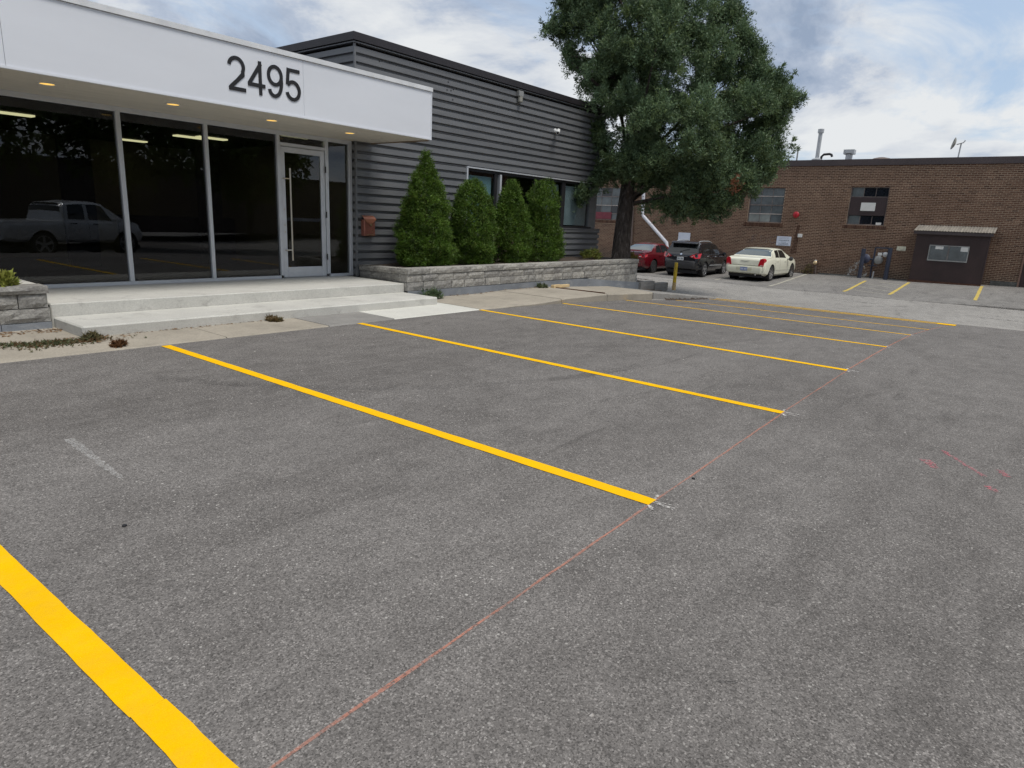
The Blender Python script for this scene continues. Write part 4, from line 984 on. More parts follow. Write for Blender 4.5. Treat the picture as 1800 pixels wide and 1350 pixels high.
# downspouts
def P3(x, y, X): return atX(x, y, X)
m = MB().tube([P3(1132, 330, XB-.12), P3(1129.5, 375, XB-.12), P3(1131, 380, XB-.12), P3(1172, 427, XB-.12), P3(1174, 445, XB-.12)], .10, 10)
single('downspout', m, 'pipe_white', 'white downspout slanting across the brick wall above the red car', 'downspout', smooth=40)
m = MB().tube([P3(1115, 330, XB-.07), P3(1110, 430, XB-.07)], .06, 8)
single('wall_pipe', m, 'pipe_brown', 'thin brown vertical pipe on the brick wall right of the trunk', 'pipe', smooth=40)
# standpipe and weeds at wall foot
q = atX(1433, 463, XB-.2)
t = thing('standpipe', 'small brass standpipe low on the brick wall right of the cream sedan', 'standpipe', (XB-.2, q.y, g(XB-.2, q.y)))
part('pipe', MB().tube([(XB-.1, q.y-.06, g(XB, q.y)), (XB-.1, q.y-.03, q.z-.35), (XB-.1, q.y, q.z)], .05, 8), 'pipe_brown', t, smooth=40)
part('valve', MB().lathe([(.03, 0), (.10, .04), (.10, .14), (.03, .18)], (XB-.14, q.y, q.z), (-1, 0, .3), 12), 'brass', t, smooth=40)
part('cap', MB().lathe([(.02, 0), (.06, .02), (.06, .1), (.02, .12)], (XB-.12, q.y+.02, q.z+.06), (0, 0, 1), 10), 'paper', t, smooth=40)
# gas meter between guard posts
def post(px0, px1, ytop, ybot, lab):
    a, b = atX((px0+px1)/2+3, ytop, XB-.75), atX((px0+px1)/2-4, ybot, XB-.75)
    y = (a.y+b.y)/2
    single('guard_post', MB().tube([(XB-.75, y, g(XB-.75, y)-.02), (XB-.75, y, a.z)], .10, 12), 'blue_steel', lab, 'guard post', 'guard posts of the gas meter', smooth=40); return y, a.z
yl, zl = post(1509, 1521, 437, 488, 'left navy steel guard post before the gas meter')
yr, zr = post(1557, 1566, 436, 489, 'right navy steel guard post before the gas meter')
gm = thing('gas_meter', 'wall gas meter set with blue regulator and grey dial between navy posts', 'gas meter', (XB-.4, (yl+yr)/2, g(XB, yl)))
q0 = atX(1539, 437, XB-.45); q1 = atX(1540, 458, XB-.45)
m = MB().bar((XB-.45, q0.y, zr-.02), (XB-.45, yr+.02, zr-.02), .07, .07).bar((XB-.45, q0.y, zr-.02), (XB-.45, q0.y, .25), .07, .07).bar((XB-.45, q0.y+.2, .22), (XB-.45, q0.y-.2, .22), .05, .05)
part('frame', m, 'blue_steel', gm)
q = atX(1522, 455, XB-.4); part('regulator', MB().lathe([(.05, 0), (.20, .03), (.24, .07), (.20, .12), (.05, .16)], (XB-.4, q.y, q.z), (-1, .2, .1), 20), 'blue_light', gm, smooth=40)
q2 = atX(1544, 457, XB-.4); part('dial', MB().lathe([(.05, -.1), (.20, -.08), (.21, .05), (.17, .08), (.03, .085)], (XB-.4, q2.y, q2.z), (-1, 0, 0), 20), 'grey_metal', gm, smooth=40)
q3 = atX(1557, 447.5, XB-.4); part('valve', MB().lathe([(.04, 0), (.12, .04), (.12, .14), (.03, .18)], (XB-.4, q3.y, q3.z), (-1, 0, 0), 14), 'galv', gm, smooth=40)
part('tag', MB().box(XB-.46, XB-.44, q3.y+.16, q3.y+.34, q3.z-.06, q3.z+.08), 'paper', gm)
part('pipe', MB().tube([(XB-.3, q.y, q.z), (XB-.3, q2.y, q2.z), (XB-.3, q2.y-.1, q2.z+.35), (XB-.3, q3.y, q3.z), (XB-.05, q3.y-.1, q3.z)], .05, 8).tube([(XB-.3, (q.y+q2.y)/2, q.z), (XB-.3, (q.y+q2.y)/2-.03, -.4)], .04, 8), 'blue_steel', gm, smooth=40)
part('stub', MB().tube([(XB-.5, q2.y+.12, -.42), (XB-.5, q2.y+.1, -.05)], .035, 8), 'galv', gm, smooth=40)
# brown enclosure
XS = 37.0
eL, eR = atX(1596.5, 494, XS).y, atX(1722, 501.5, XS).y
zt = atX(1673, 413, XS).z; zb_ = g(XS, 4)-.03
en = thing('door_enclosure', 'dark red-brown boxed enclosure with slanted corrugated roof against the brick wall', 'enclosure', (XS+.5, (eL+eR)/2, zb_))
part('front_panel', MB().box(XS, XS+.06, eR, eL, zb_+.12, zt), 'shed_paint', en)
part('side_panel', MB().prism([(XS+.062, eR, zb_), (XB-.014, eR, zb_), (XB-.014, eR, zt+.25), (XS+.062, eR, zt)], (0, .05, 0)), 'shed_paint', en)
part('side_panel', MB().prism([(XS+.062, eL, zb_), (XB-.014, eL, zb_), (XB-.014, eL, zt+.25), (XS+.062, eL, zt)], (0, -.05, 0)), 'shed_paint', en)
part('base_board', MB().box(XS-.03, XS+.04, eR-.04, eL+.04, zb_-.1, zb_+.115), 'rust', en)
part('corner_board', MB().box(XS-.02, XS+.05, eR-.035, eR-.002, zb_+.12, zt-.01), 'panel_brown', en)
part('eave_board', MB().box(XS-.14, XS-.10, eR-.13, eL+.12, zt-.01, zt+.13), 'coping', en)
rows = []; NR = 56
for k in range(NR+1):
    y = eR-.16+(eL-eR+.30)*k/NR; dz = .011*(1 if k % 2 else -1)
    rows.append([(XS-.16, y, zt+.15+dz), (XB-.03, y, zt+.42+dz)])
part('roof', MB().grid(rows), 'roof_corr', en)
a, b = atX(1634, 430, XS-.02), atX(1700, 462, XS-.02)
a2, b2 = atX(1705, 430, XS-.02), atX(1629, 460, XS-.02)
wy1, wy0, wz1_, wz0_ = (a.y+b2.y)/2, (a2.y+b.y)/2, a.z, b.z
wf = part('window', MB().box(XS-.03, XS-.002, wy0, wy1, wz1_-.04, wz1_).box(XS-.03, XS-.002, wy0, wy1, wz0_, wz0_+.05).box(XS-.03, XS-.002, wy0, wy0+.04, wz0_+.052, wz1_-.042).box(XS-.03, XS-.002, wy1-.04, wy1, wz0_+.052, wz1_-.042), 'grey_metal', en)
part('pane', MB().box(XS-.012, XS-.004, wy0+.042, wy1-.042, wz0_+.052, wz1_-.042), 'glass_old', wf)
part('mullion', MB().box(XS-.018, XS-.0125, (wy0+wy1)/2-.02, (wy0+wy1)/2+.02, wz0_+.052, wz1_-.042), 'frame_old', wf)
for (x0, y0, x1, y1, lab) in [(1645, 432.5, 1658, 438.5, 'left paper notice taped at the top of the enclosure window'), (1690, 434, 1701, 443, 'right paper notice taped at the top of the enclosure window')]:
    a, b = atX(x0, y0, XS-.016), atX(x1, y1, XS-.016)
    o = single('paper_notice', MB().box(XS-.024, XS-.020, b.y, a.y, b.z, a.z), 'paper', lab, 'paper', 'paper notices on the enclosure window')
# door at the right edge
q0, q1 = atX(1787, 400, XB), atX(1786, 505, XB)
bd = part('door', MB().box(XB-.04, XB-.013, .0, 1.02, -.4, 2.0), 'shed_paint', bb)
part('door_frame', MB().box(XB-.06, XB-.013, 1.025, 1.09, -.4, 2.05), simple('rusty_frame', (.20, .12, .09), .7), bd)
# roof equipment
def roofp(x, y, dx=0.35): return atX(x, y, XB+dx)
a, b = roofp(1433, 285), roofp(1440.5, 232)
t = thing('flue_pipe', 'tall galvanised flue pipe with cap on the brick building roof', 'flue', (XB+.35, b.y, 5.3))
part('pipe', MB().tube([(XB+.6, b.y+.0, 5.1), (XB+.6, b.y, b.z)], .10, 12), 'galv', t, smooth=40)
part('cap', MB().lathe([(.15, 0), (.15, .19), (.05, .21)], (XB+.6, b.y, b.z-.02), (0, 0, 1), 14), 'galv', t, smooth=40)
part('collar', MB().lathe([(.26, 0), (.26, .05), (.12, .12)], (XB+.6, b.y, 5.42), (0, 0, 1), 14).box(XB+.45, XB+.75, b.y-.2, b.y+.2, 5.1, 5.42), 'galv', t, smooth=40)
q = roofp(1446, 275)
m = MB().tube([(XB+.6, q.y+.16, 5.1), (XB+.6, q.y+.12, 5.60), (XB+.6, q.y+.02, 5.70), (XB+.6, q.y-.25, 5.72), (XB+.6, q.y-.36, 5.68), (XB+.6, q.y-.40, 5.58)], .06, 8)
single('gooseneck_pipe', m, 'black', 'bent black gooseneck pipe on the roof beside the tall flue', 'pipe', smooth=40)
q = roofp(1491, 270)
t = thing('roof_vent', 'short galvanised roof vent with square hood', 'vent', (XB+.6, q.y, 5.3))
part('stack', MB().tube([(XB+.6, q.y, 5.1), (XB+.6, q.y, 5.68)], .17, 12), 'galv', t, smooth=40)
part('hood', MB().prism([(XB+.4, q.y-.25, 5.68), (XB+.8, q.y-.25, 5.68), (XB+.8, q.y+.25, 5.68), (XB+.4, q.y+.25, 5.68)], (0, 0, .22)), 'galv', t)
part('throat', MB().lathe([(.17, 0), (.27, .05)], (XB+.6, q.y, 5.67), (0, 0, 1), 12), 'grey_metal', t)
q = roofp(1543, 280)
m = MB().lathe([(.62, 0), (.62, .12), (.55, .24), (.38, .34), (.15, .39), (.01, .40)], (XB+1.2, q.y, 5.17), (0, 0, 1), 24)
single('dome_ventilator', m, 'pipe_brown', 'low dark domed roof ventilator, mostly behind the coping', 'ventilator', smooth=40)
q = roofp(1684, 275); q2 = roofp(1686.5, 252)
t = thing('satellite_dish', 'pale satellite dish on a thin mast on the brick building roof', 'satellite dish', (XB+.5, q.y, 5.3))
part('mast', MB().tube([(XB+.35, q.y, 5.1), (XB+.35, q.y-.03, q2.z)], .03, 8), 'galv', t, smooth=40)
part('reflector', MB().lathe([(.03, 0), (.15, .03), (.24, .07), (.275, .11), (.265, .12), (.14, .045), (.02, .02)], (XB+.35, q2.y+.14, q2.z-.02), (-.25, .95, .22), 20), 'lens_grey', t, smooth=40)
part('feed_arm', MB().tube([(XB+.35, q2.y+.1, q2.z-.05), (XB+.3, q2.y-.16, q2.z+.02), (XB+.3, q2.y-.22, q2.z+.12)], .025, 6), 'galv', t, smooth=40)
q = roofp(1402, 270); q2 = roofp(1403.5, 259.5)
single('roof_pole', MB().tube([(XB+.35, q.y, 5.1), (XB+.35, q.y, q2.z)], .04, 8), 'grey_metal', 'thin grey pole on the roof next to the tree crown', 'pole', smooth=40)

# ------------------------------------------------------------------ vegetation
def tufts(C, D, S, per, spread, leaf, wid, tint, jitter=.25, n_twig=4):
    """C centres, D directions, S sizes; each tuft is a spray of narrow leaf faces along a few twigs"""
    n = len(C); N = n*per
    c = np.repeat(C, per, 0); d = np.repeat(D, per, 0); s = np.repeat(S, per)[:, None]
    tw = rng.normal(size=(n, n_twig, 3)); tw = D[:, None, :]+spread*tw; tw /= np.linalg.norm(tw, axis=2, keepdims=True)
    idx = rng.integers(0, n_twig, N); ax = tw[np.repeat(np.arange(n), per), idx]
    u = rng.random(N)[:, None]
    base = c+ax*s*u+rng.normal(size=(N, 3))*s*0.10
    ld = ax+rng.normal(size=(N, 3))*0.75; ld /= np.linalg.norm(ld, axis=1, keepdims=True)
    sd_ = np.cross(ld, rng.normal(size=(N, 3))); sd_ /= np.linalg.norm(sd_, axis=1, keepdims=True)+1e-9
    L_ = leaf*(0.6+0.8*rng.random(N))[:, None]; W_ = wid*(0.6+0.8*rng.random(N))[:, None]
    Vv = np.stack([base-sd_*W_/2, base+sd_*W_/2, base+ld*L_], 1)
    T_ = np.repeat(tint, per, 0)+rng.normal(size=(N, 3))*np.array([.10, .06, 0])
    return Vv, np.clip(T_, 0, 1)
def inside(px, poly):
    x, y = px; r = False; n = len(poly); j = n-1
    for i in range(n):
        xi, yi = poly[i]; xj, yj = poly[j]
        if (yi > y) != (yj > y) and x < (xj-xi)*(y-yi)/(yj-yi)+xi: r = not r
        j = i
    return r
def edge_dist(px, poly):
    p = np.array(px); b = 1e9
    for i in range(len(poly)):
        a, c = np.array(poly[i]), np.array(poly[(i+1) % len(poly)]); t_ = np.clip(np.dot(p-a, c-a)/np.dot(c-a, c-a), 0, 1); b = min(b, np.linalg.norm(p-a-(c-a)*t_))
    return b
TREE = (18.15, 10.45)
D0 = AF.dot(Vector((TREE[0], TREE[1], 1.0-CAM_H)))
PXM = F_PX/D0
crown = [(955, -20), (958, 20), (985, 35), (955, 58), (960, 75), (985, 90), (980, 112), (1000, 135), (1012, 165), (1022, 200), (1022, 262), (1035, 300), (1045, 345), (1075, 350), (1105, 350), (1130, 372), (1160, 395), (1205, 402), (1255, 402), (1290, 385), (1315, 360), (1345, 335), (1372, 300), (1378, 250), (1400, 195), (1405, 180), (1380, 152), (1350, 130), (1352, 100), (1320, 70), (1300, 20), (1290, -30), (1265, -90), (1225, -150), (1160, -190), (1090, -170), (1010, -100), (965, -60)]
trunk_px = [(1090, 470, 0), (1093, 420, 0), (1100, 360, 0), (1108, 300, .1), (1120, 220, .2), (1135, 120, .2), (1150, 20, .1), (1160, -90, 0), (1165, -170, 0)]
tr = thing('juniper_tree', 'tall dark green juniper with leaning trunk at the far end of the planter', 'tree', (TREE[0], TREE[1], .55))
tp = [atD(x, y, D0+d) for x, y, d in trunk_px]
tp[0].z = .45
rad = [.31, .255, .23, .21, .19, .17, .12, .07, .03]
m = MB().tube(tp, rad, 14)
m.v = [Vector(v)+Vector((math.sin(v[2]*7+i)*.012, math.cos(v[2]*5+i*2)*.012, 0)) for i, v in enumerate(m.v)]
part('trunk', m, 'bark', tr, smooth=60)
blobs = []; tries = 0
GAPS = [(1084, 236, 9), (1088, 272, 8), (1190, 172, 7), (1322, 240, 5), (1135, 352, 6), (1040, 108, 9)]
while len(blobs) < 340 and tries < 60000:
    tries += 1
    x, y = random.uniform(955, 1405), random.uniform(-190, 405)
    if not inside((x, y), crown): continue
    e = edge_dist((x, y), crown)
    r = random.uniform(.26, .58)
    if e < r*PXM*0.95:
        r = e/PXM/0.95
        if r < .20: continue
    if any((x-gx)**2+(y-gy)**2 < (gr+r*PXM*.75)**2 for gx, gy, gr in GAPS): continue
    half = min(2.7, .5+e/PXM*1.15); dz = random.uniform(-1, 1)*half
    c = np.array(atD(x, y, D0+dz+.2))
    if any(np.linalg.norm(c-b[0]) < .425*(r+b[1]) for b in blobs): continue
    blobs.append((c, r, x, y))
for (x, y, r) in [(1150, 372, .4), (1178, 386, .38), (1205, 388, .4), (1235, 386, .4), (1262, 388, .36), (1285, 372, .36), (1310, 345, .36), (1338, 322, .36), (1360, 292, .36), (1362, 262, .36), (1352, 232, .4), (1330, 292, .45), (1300, 318, .45), (1270, 345, .5), (1240, 355, .5), (1205, 362, .5), (1335, 255, .4), (1310, 260, .5), (1150, 330, .5), (1110, 320, .45), (1130, 280, .5), (1165, 300, .5), (1110, 255, .4), (1140, 230, .5), (1165, 200, .5), (1100, 205, .45), (1012, 362, .2), (1030, 352, .2), (1052, 335, .25), (1022, 290, .2), (985, 20, .3), (968, 62, .2), (992, 62, .25), (1000, 100, .25), (1010, 130, .2), (990, 40, .25), (1385, 190, .3), (1398, 182, .18), (1365, 225, .3), (1340, 145, .3), (1045, 222, .25), (1065, 310, .35), (1018, 352, .16)]:
    blobs.append((np.array(atD(x, y, D0+random.uniform(-.5, .3))), r, x, y))
C, Dd, S, Tn = [], [], [], []
for c, r, bx, by in blobs:
    k = int(50*r*r/.25)+16
    v = rng.normal(size=(k, 3)); v /= np.linalg.norm(v, axis=1, keepdims=True); v[:, 2] = np.where(v[:, 2] < -.3, -v[:, 2]*.6, v[:, 2])
    v /= np.linalg.norm(v, axis=1, keepdims=True)
    zr = v[:, 2]*.5+.5; rr = r*(0.55+0.5*rng.random(k))[:, None]*np.stack([1.2-.85*zr, 1.2-.85*zr, np.full(k, 1.3)], 1)
    C.append(c+v*rr); d = v*np.array([.8, .8, 1])+np.array([0, 0, .85])+rng.normal(size=(k, 3))*.25; d /= np.linalg.norm(d, axis=1, keepdims=True); Dd.append(d)
    S.append(rng.uniform(.14, .36, k)*(0.8+0.4*min(1, r/.5)))
    tt = np.zeros((k, 3)); up_ = v[:, 2]; tt[:, 0] = np.clip(rng.normal(.46, .24, k)+rng.normal(0, .22), 0, 1); tt[:, 1] = np.clip(rng.normal(.12, .18, k), 0, .7)
    Tn.append(tt)
for _ in range(430):                            # long sprays that break the outline, pointing up and out
    c, r, bx, by = random.choice(blobs); v = rng.normal(size=3); v[2] = abs(v[2])*.6; v /= np.linalg.norm(v)
    d = v+np.array([0, 0, .55]); d /= np.linalg.norm(d); Ls = random.uniform(.35, .85)*(1 if by > 40 else .8); k = 6
    ts = np.linspace(.1, 1, k)[:, None]; C.append(c+v*r*.6+d*Ls*.72*ts+rng.normal(size=(k, 3))*.03); dd = d+rng.normal(size=(k, 3))*.35; dd /= np.linalg.norm(dd, axis=1, keepdims=True); Dd.append(dd)
    S.append(np.linspace(.24, .13, k)); tt = np.zeros((k, 3)); tt[:, 0] = np.clip(rng.normal(.62, .15, k), 0, 1); tt[:, 1] = np.clip(rng.normal(.25, .2, k), 0, .8); Tn.append(tt)
Vv, Tt = tufts(np.concatenate(C), np.concatenate(Dd), np.concatenate(S), 34, .34, .075, .030, np.concatenate(Tn), n_twig=5)
brown = np.array(atD(1293, 326, D0-2.2)); k = 22
Cb = brown+rng.normal(size=(k, 3))*np.array([.09, .09, .13]); Db = rng.normal(size=(k, 3))+np.array([0, 0, .4]); Db /= np.linalg.norm(Db, axis=1, keepdims=True)
V2, T2 = tufts(Cb, Db, np.full(k, .14), 14, .4, .06, .02, np.tile(np.array([[.5, .2, 1.0]]), (k, 1)))
part_crown = soup('crown', Vv, 'leaf_juniper', Tt, tr)
soup('dead_spray', V2, 'leaf_juniper', T2, tr, 'stuff')
for kk, (c, r, bx, by) in enumerate(sorted(blobs, key=lambda b: -b[1])[:46]):
    c = Vector(c); h = min(max((c.z-1.2)*0.72, 2.7), 9.5)
    i = min(range(len(tp)), key=lambda i_: abs(tp[i_].z-h)); s = tp[i]
    mid_ = s.lerp(c, .5)+Vector((0, 0, .12))
    if kk < 26: part('branch', MB().tube([s, mid_, c], [.065, .04, .014], 6), 'bark', tr, smooth=60)
for (pa, pb, pc) in [((1078, 140), (1062, 100), (1050, 62)), ((1070, 120), (1040, 105), (1005, 98)), ((1085, 180), (1040, 140), (1005, 110))]:
    part('branch', MB().tube([atD(*pa, D0-.2), atD(*pb, D0-.4), atD(*pc, D0-.5)], [.07, .045, .02], 6), 'bark', tr, smooth=60)

def cedar(label, x, y, zb, prof, nt, double=None, rs_=.84):
    nt = int(nt*1.9)
    """prof: (height above base, radius); foliage of upright flat sprays"""
    t_ = thing('cedar_shrub', label, 'shrub', (x, y, zb), 'clipped cedars in the planter')
    part('stem', MB().tube([(x, y, zb-.05), (x+.02, y, zb+prof[-1][0]*.6)], [.05, .02], 7), 'bark', t_, smooth=60)
    hs = np.array([p[0] for p in prof]); rs = np.array([p[1] for p in prof]); Cc, Dc, Tc = [], [], []
    h = rng.random(nt*3)*hs[-1]; rr_ = np.interp(h, hs, rs); keep = rng.random(nt*3) < rr_/rs.max(); h = h[keep][:nt]; rr_ = rr_[keep][:nt]
    a = rng.random(len(h))*2*math.pi
    lump = 1+.10*np.sin(a*3+h*4+x)+.08*np.sin(a*5-h*7+2*x)+.07*np.sin(h*13+a*2)
    f = lump*(1-.28*rng.random(len(h))**2)
    f = f*np.where(np.sin(a*7+h*9+x)*np.sin(h*12-a*5) < -.22, .90, 1.02)
    rr_ = rr_*rs_; ox = double(h) if double else 0
    Cc = np.stack([x+ox+np.cos(a)*rr_*f, y+np.sin(a)*rr_*f*.9, zb+h], 1)
    Dc = np.stack([np.cos(a)*.55, np.sin(a)*.55, np.full(len(h), .8)], 1)+rng.normal(size=(len(h), 3))*.22; Dc /= np.linalg.norm(Dc, axis=1, keepdims=True)
    Tc = np.zeros((len(h), 3)); clump = np.sin(a*4+h*9)*np.sin(h*6-a*3+x)
    Tc[:, 0] = np.clip(.45+.28*clump+rng.normal(0, .15, len(h)), 0, 1); Tc[:, 1] = np.clip(rng.normal(.08, .16, len(h)), 0, .8)
    V_, T_ = tufts(Cc, Dc, rng.uniform(.07, .15, len(h)), 13, .28, .036, .017, Tc, n_twig=3)
    soup('foliage', V_, 'leaf_cedar', T_, t_)
    return t_
cedar('tallest clipped cedar, pointed top, nearest the entrance and mailbox', 10.16, 10.60, .55, [(0, .62), (.3, .68), (.7, .64), (1.2, .54), (1.6, .38), (1.85, .25), (2.05, .12), (2.32, .03)], 3400)
cedar('second clipped cedar from the entrance, broad with a rounded top', 11.66, 10.62, .56, [(0, .60), (.4, .64), (.9, .60), (1.3, .50), (1.55, .38), (1.75, .20), (1.86, .04)], 2900)
cedar('third clipped cedar from the entrance, narrow with a pointed top', 13.06, 10.60, .57, [(0, .56), (.4, .60), (.8, .53), (1.2, .42), (1.5, .30), (1.75, .16), (1.95, .04)], 2500)
cedar('rightmost clipped cedar with a forked double top', 14.44, 10.62, .58, [(0, .62), (.3, .66), (.6, .56), (1.0, .44), (1.4, .40), (1.7, .28), (1.95, .12), (2.06, .04)], 2600,
      double=lambda h: np.where(h > 1.25, np.where(rng.random(len(h)) < .62, .16, -.24)*np.clip((h-1.25)/.3, 0, 1), 0))
def bush(name, label, c, r, n, mat, cat='shrub', leaf=.06, wid=.04, flat=.8, tint=(.5, .2, 0), kind=None, group=None, per=14):
    t_ = thing(name, label, cat, c, group)
    v = rng.normal(size=(n, 3)); v /= np.linalg.norm(v, axis=1, keepdims=True); v[:, 2] = np.abs(v[:, 2])
    Cc = np.array(c)+v*np.array([r, r, r*flat])*(.35+.65*rng.random(n))[:, None]
    Dc = v+np.array([0, 0, .5]); Dc /= np.linalg.norm(Dc, axis=1, keepdims=True)
    Tc = np.clip(np.array(tint)+rng.normal(size=(n, 3))*np.array([.25, .2, 0]), 0, 1)
    V_, T_ = tufts(Cc, Dc, rng.uniform(.5, 1, n)*r*.4, per, .4, leaf, wid, Tc, n_twig=3)
    soup('foliage', V_, mat, T_, t_)
    part('stem', MB().tube([(c[0], c[1], c[2]-.03), (c[0], c[1], c[2]+r*flat*.6)], [.012+.02*r, .006], 6), 'bark', t_)
bush('dark_shrub', 'sparse purplish shrub between the second and third cedars', (12.72, 10.9, .56), .62, 170, 'leaf_purple', flat=1.5)
bush('yellow_shrub', 'low yellow-green shrub at the left of the juniper trunk', (17.3, 10.9, .60), .32, 90, 'leaf_shrub', tint=(.3, .3, 0), flat=.7)
bush('autumn_shrub', 'low shrub turning orange at the right of the juniper trunk', (18.42, 10.22, .60), .26, 90, 'leaf_shrub', tint=(.25, .7, .25), flat=.8)
bush('edge_shrub', 'yellow-green leafy shrub in the left planter, cut by the picture edge', (2.42, 10.02, .545), .17, 110, 'leaf_shrub', tint=(.8, .2, 0), flat=.9)
q = atZ(733, 521, 0.02); bush('weed', 'green weed growing at the foot of the planter wall beside the steps', (q.x, 9.55, .015), .22, 70, 'leaf_weed', 'weed', .07, .02, .75, (.5, .1, 0))
q = atY(890+63, 503, 9.55); bush('weed', 'small weed at the foot of the planter wall by the timber offcuts', (q.x, 9.58, sw(q.x)), .14, 30, 'leaf_weed', 'weed', .06, .02, .6, (.3, .3, 0))
bush('weed', 'dry brownish weed tuft at the foot of the lower step', (5.35, 8.76, .012), .11, 40, 'leaf_weed', 'weed', .05, .02, .35, (.3, .8, .25))
bush('weed', 'reddish weed tuft at the pavement edge by the second yellow line', (3.0, 8.12, .012), .08, 30, 'leaf_weed', 'weed', .05, .02, .55, (.3, .5, .7))
bush('weed', 'low weed tuft at the left corner of the lower step', (2.92, 8.66, .012), .10, 40, 'leaf_weed', 'weed', .06, .02, .5, (.5, .4, .25))
# moss and leaf litter at the left end of the pavement
n = 560
X_ = rng.normal(2.45, .30, n); Y_ = 8.78-np.abs(rng.normal(0, .16, n))-(X_-2.2)*.12; Y_ += np.where(X_ < 2.3, .55*(2.3-X_)*.9, 0); Y_ = np.minimum(Y_, 9.66)
Cc = np.stack([X_, Y_, np.full(n, .014)], 1); Dc = np.stack([rng.normal(0, .5, n), rng.normal(0, .5, n), np.full(n, .8)], 1); Dc /= np.linalg.norm(Dc, axis=1, keepdims=True)
Tc = np.stack([rng.random(n), .5*rng.random(n), .8*rng.random(n)**2], 1)
V_, T_ = tufts(Cc, Dc, np.full(n, .03), 6, .6, .03, .014, Tc, n_twig=2); soup('moss_patch', V_, 'leaf_weed', T_, None, 'stuff')
def litter(n, fx, fy, fz, size=.035):
    x = fx(n); y = fy(n); z = np.array([fz(a, b) for a, b in zip(x, y)]); ang = rng.random(n)*6.28; s_ = size*(.5+rng.random(n))
    ca_, sa_ = np.cos(ang)*s_, np.sin(ang)*s_; h = rng.uniform(.002, .02, (n, 3))
    return np.stack([np.stack([x-ca_, y-sa_, z+h[:, 0]], 1), np.stack([x+ca_, y+sa_, z+h[:, 1]], 1), np.stack([x-sa_*.8, y+ca_*.8, z+h[:, 2]], 1)], 1)
A = [litter(330, lambda n: rng.uniform(.9, 3.0, n), lambda n: 9.66-np.abs(rng.normal(0, .13, n)), lambda a, b: .014, .026),
     litter(160, lambda n: rng.normal(2.85, .22, n), lambda n: rng.normal(8.72, .10, n), lambda a, b: .014, .026),
     litter(90, lambda n: rng.uniform(3.3, 5.2, n), lambda n: 8.84-np.abs(rng.normal(0, .025, n)), lambda a, b: .014, .018),
     litter(120, lambda n: rng.uniform(9.3, 13.2, n), lambda n: 9.68-np.abs(rng.normal(0, .04, n)), lambda a, b: sw(a)+.012, .025),
     litter(150, lambda n: rng.uniform(18.3, 20.0, n), lambda n: rng.uniform(9.8, 11.2, n), lambda a, b: .0-.06*(a-18.3)+.02, .05),
     litter(90, lambda n: rng.uniform(18.3, 19.9, n), lambda n: rng.normal(9.5, .05, n), lambda a, b: float(np.interp(a, [16.5, 17.6, 18.8, 20.3], [-.10, -.185, -.305, -.445]))+.01, .035)]
A = np.concatenate(A); soup('leaf_litter', A, 'leaf_dry', np.stack([rng.random(len(A)), rng.random(len(A))*.6, np.zeros(len(A))], 1), None, 'stuff')
q = atX(1431, 472, XB-.25); bush('wall_weed', 'withered weed at the foot of the brick wall by the standpipe', (XB-.25, q.y+.3, g(XB-.2, q.y)), .3, 40, 'leaf_weed', 'weed', .08, .03, 1.6, (.2, .8, .1))

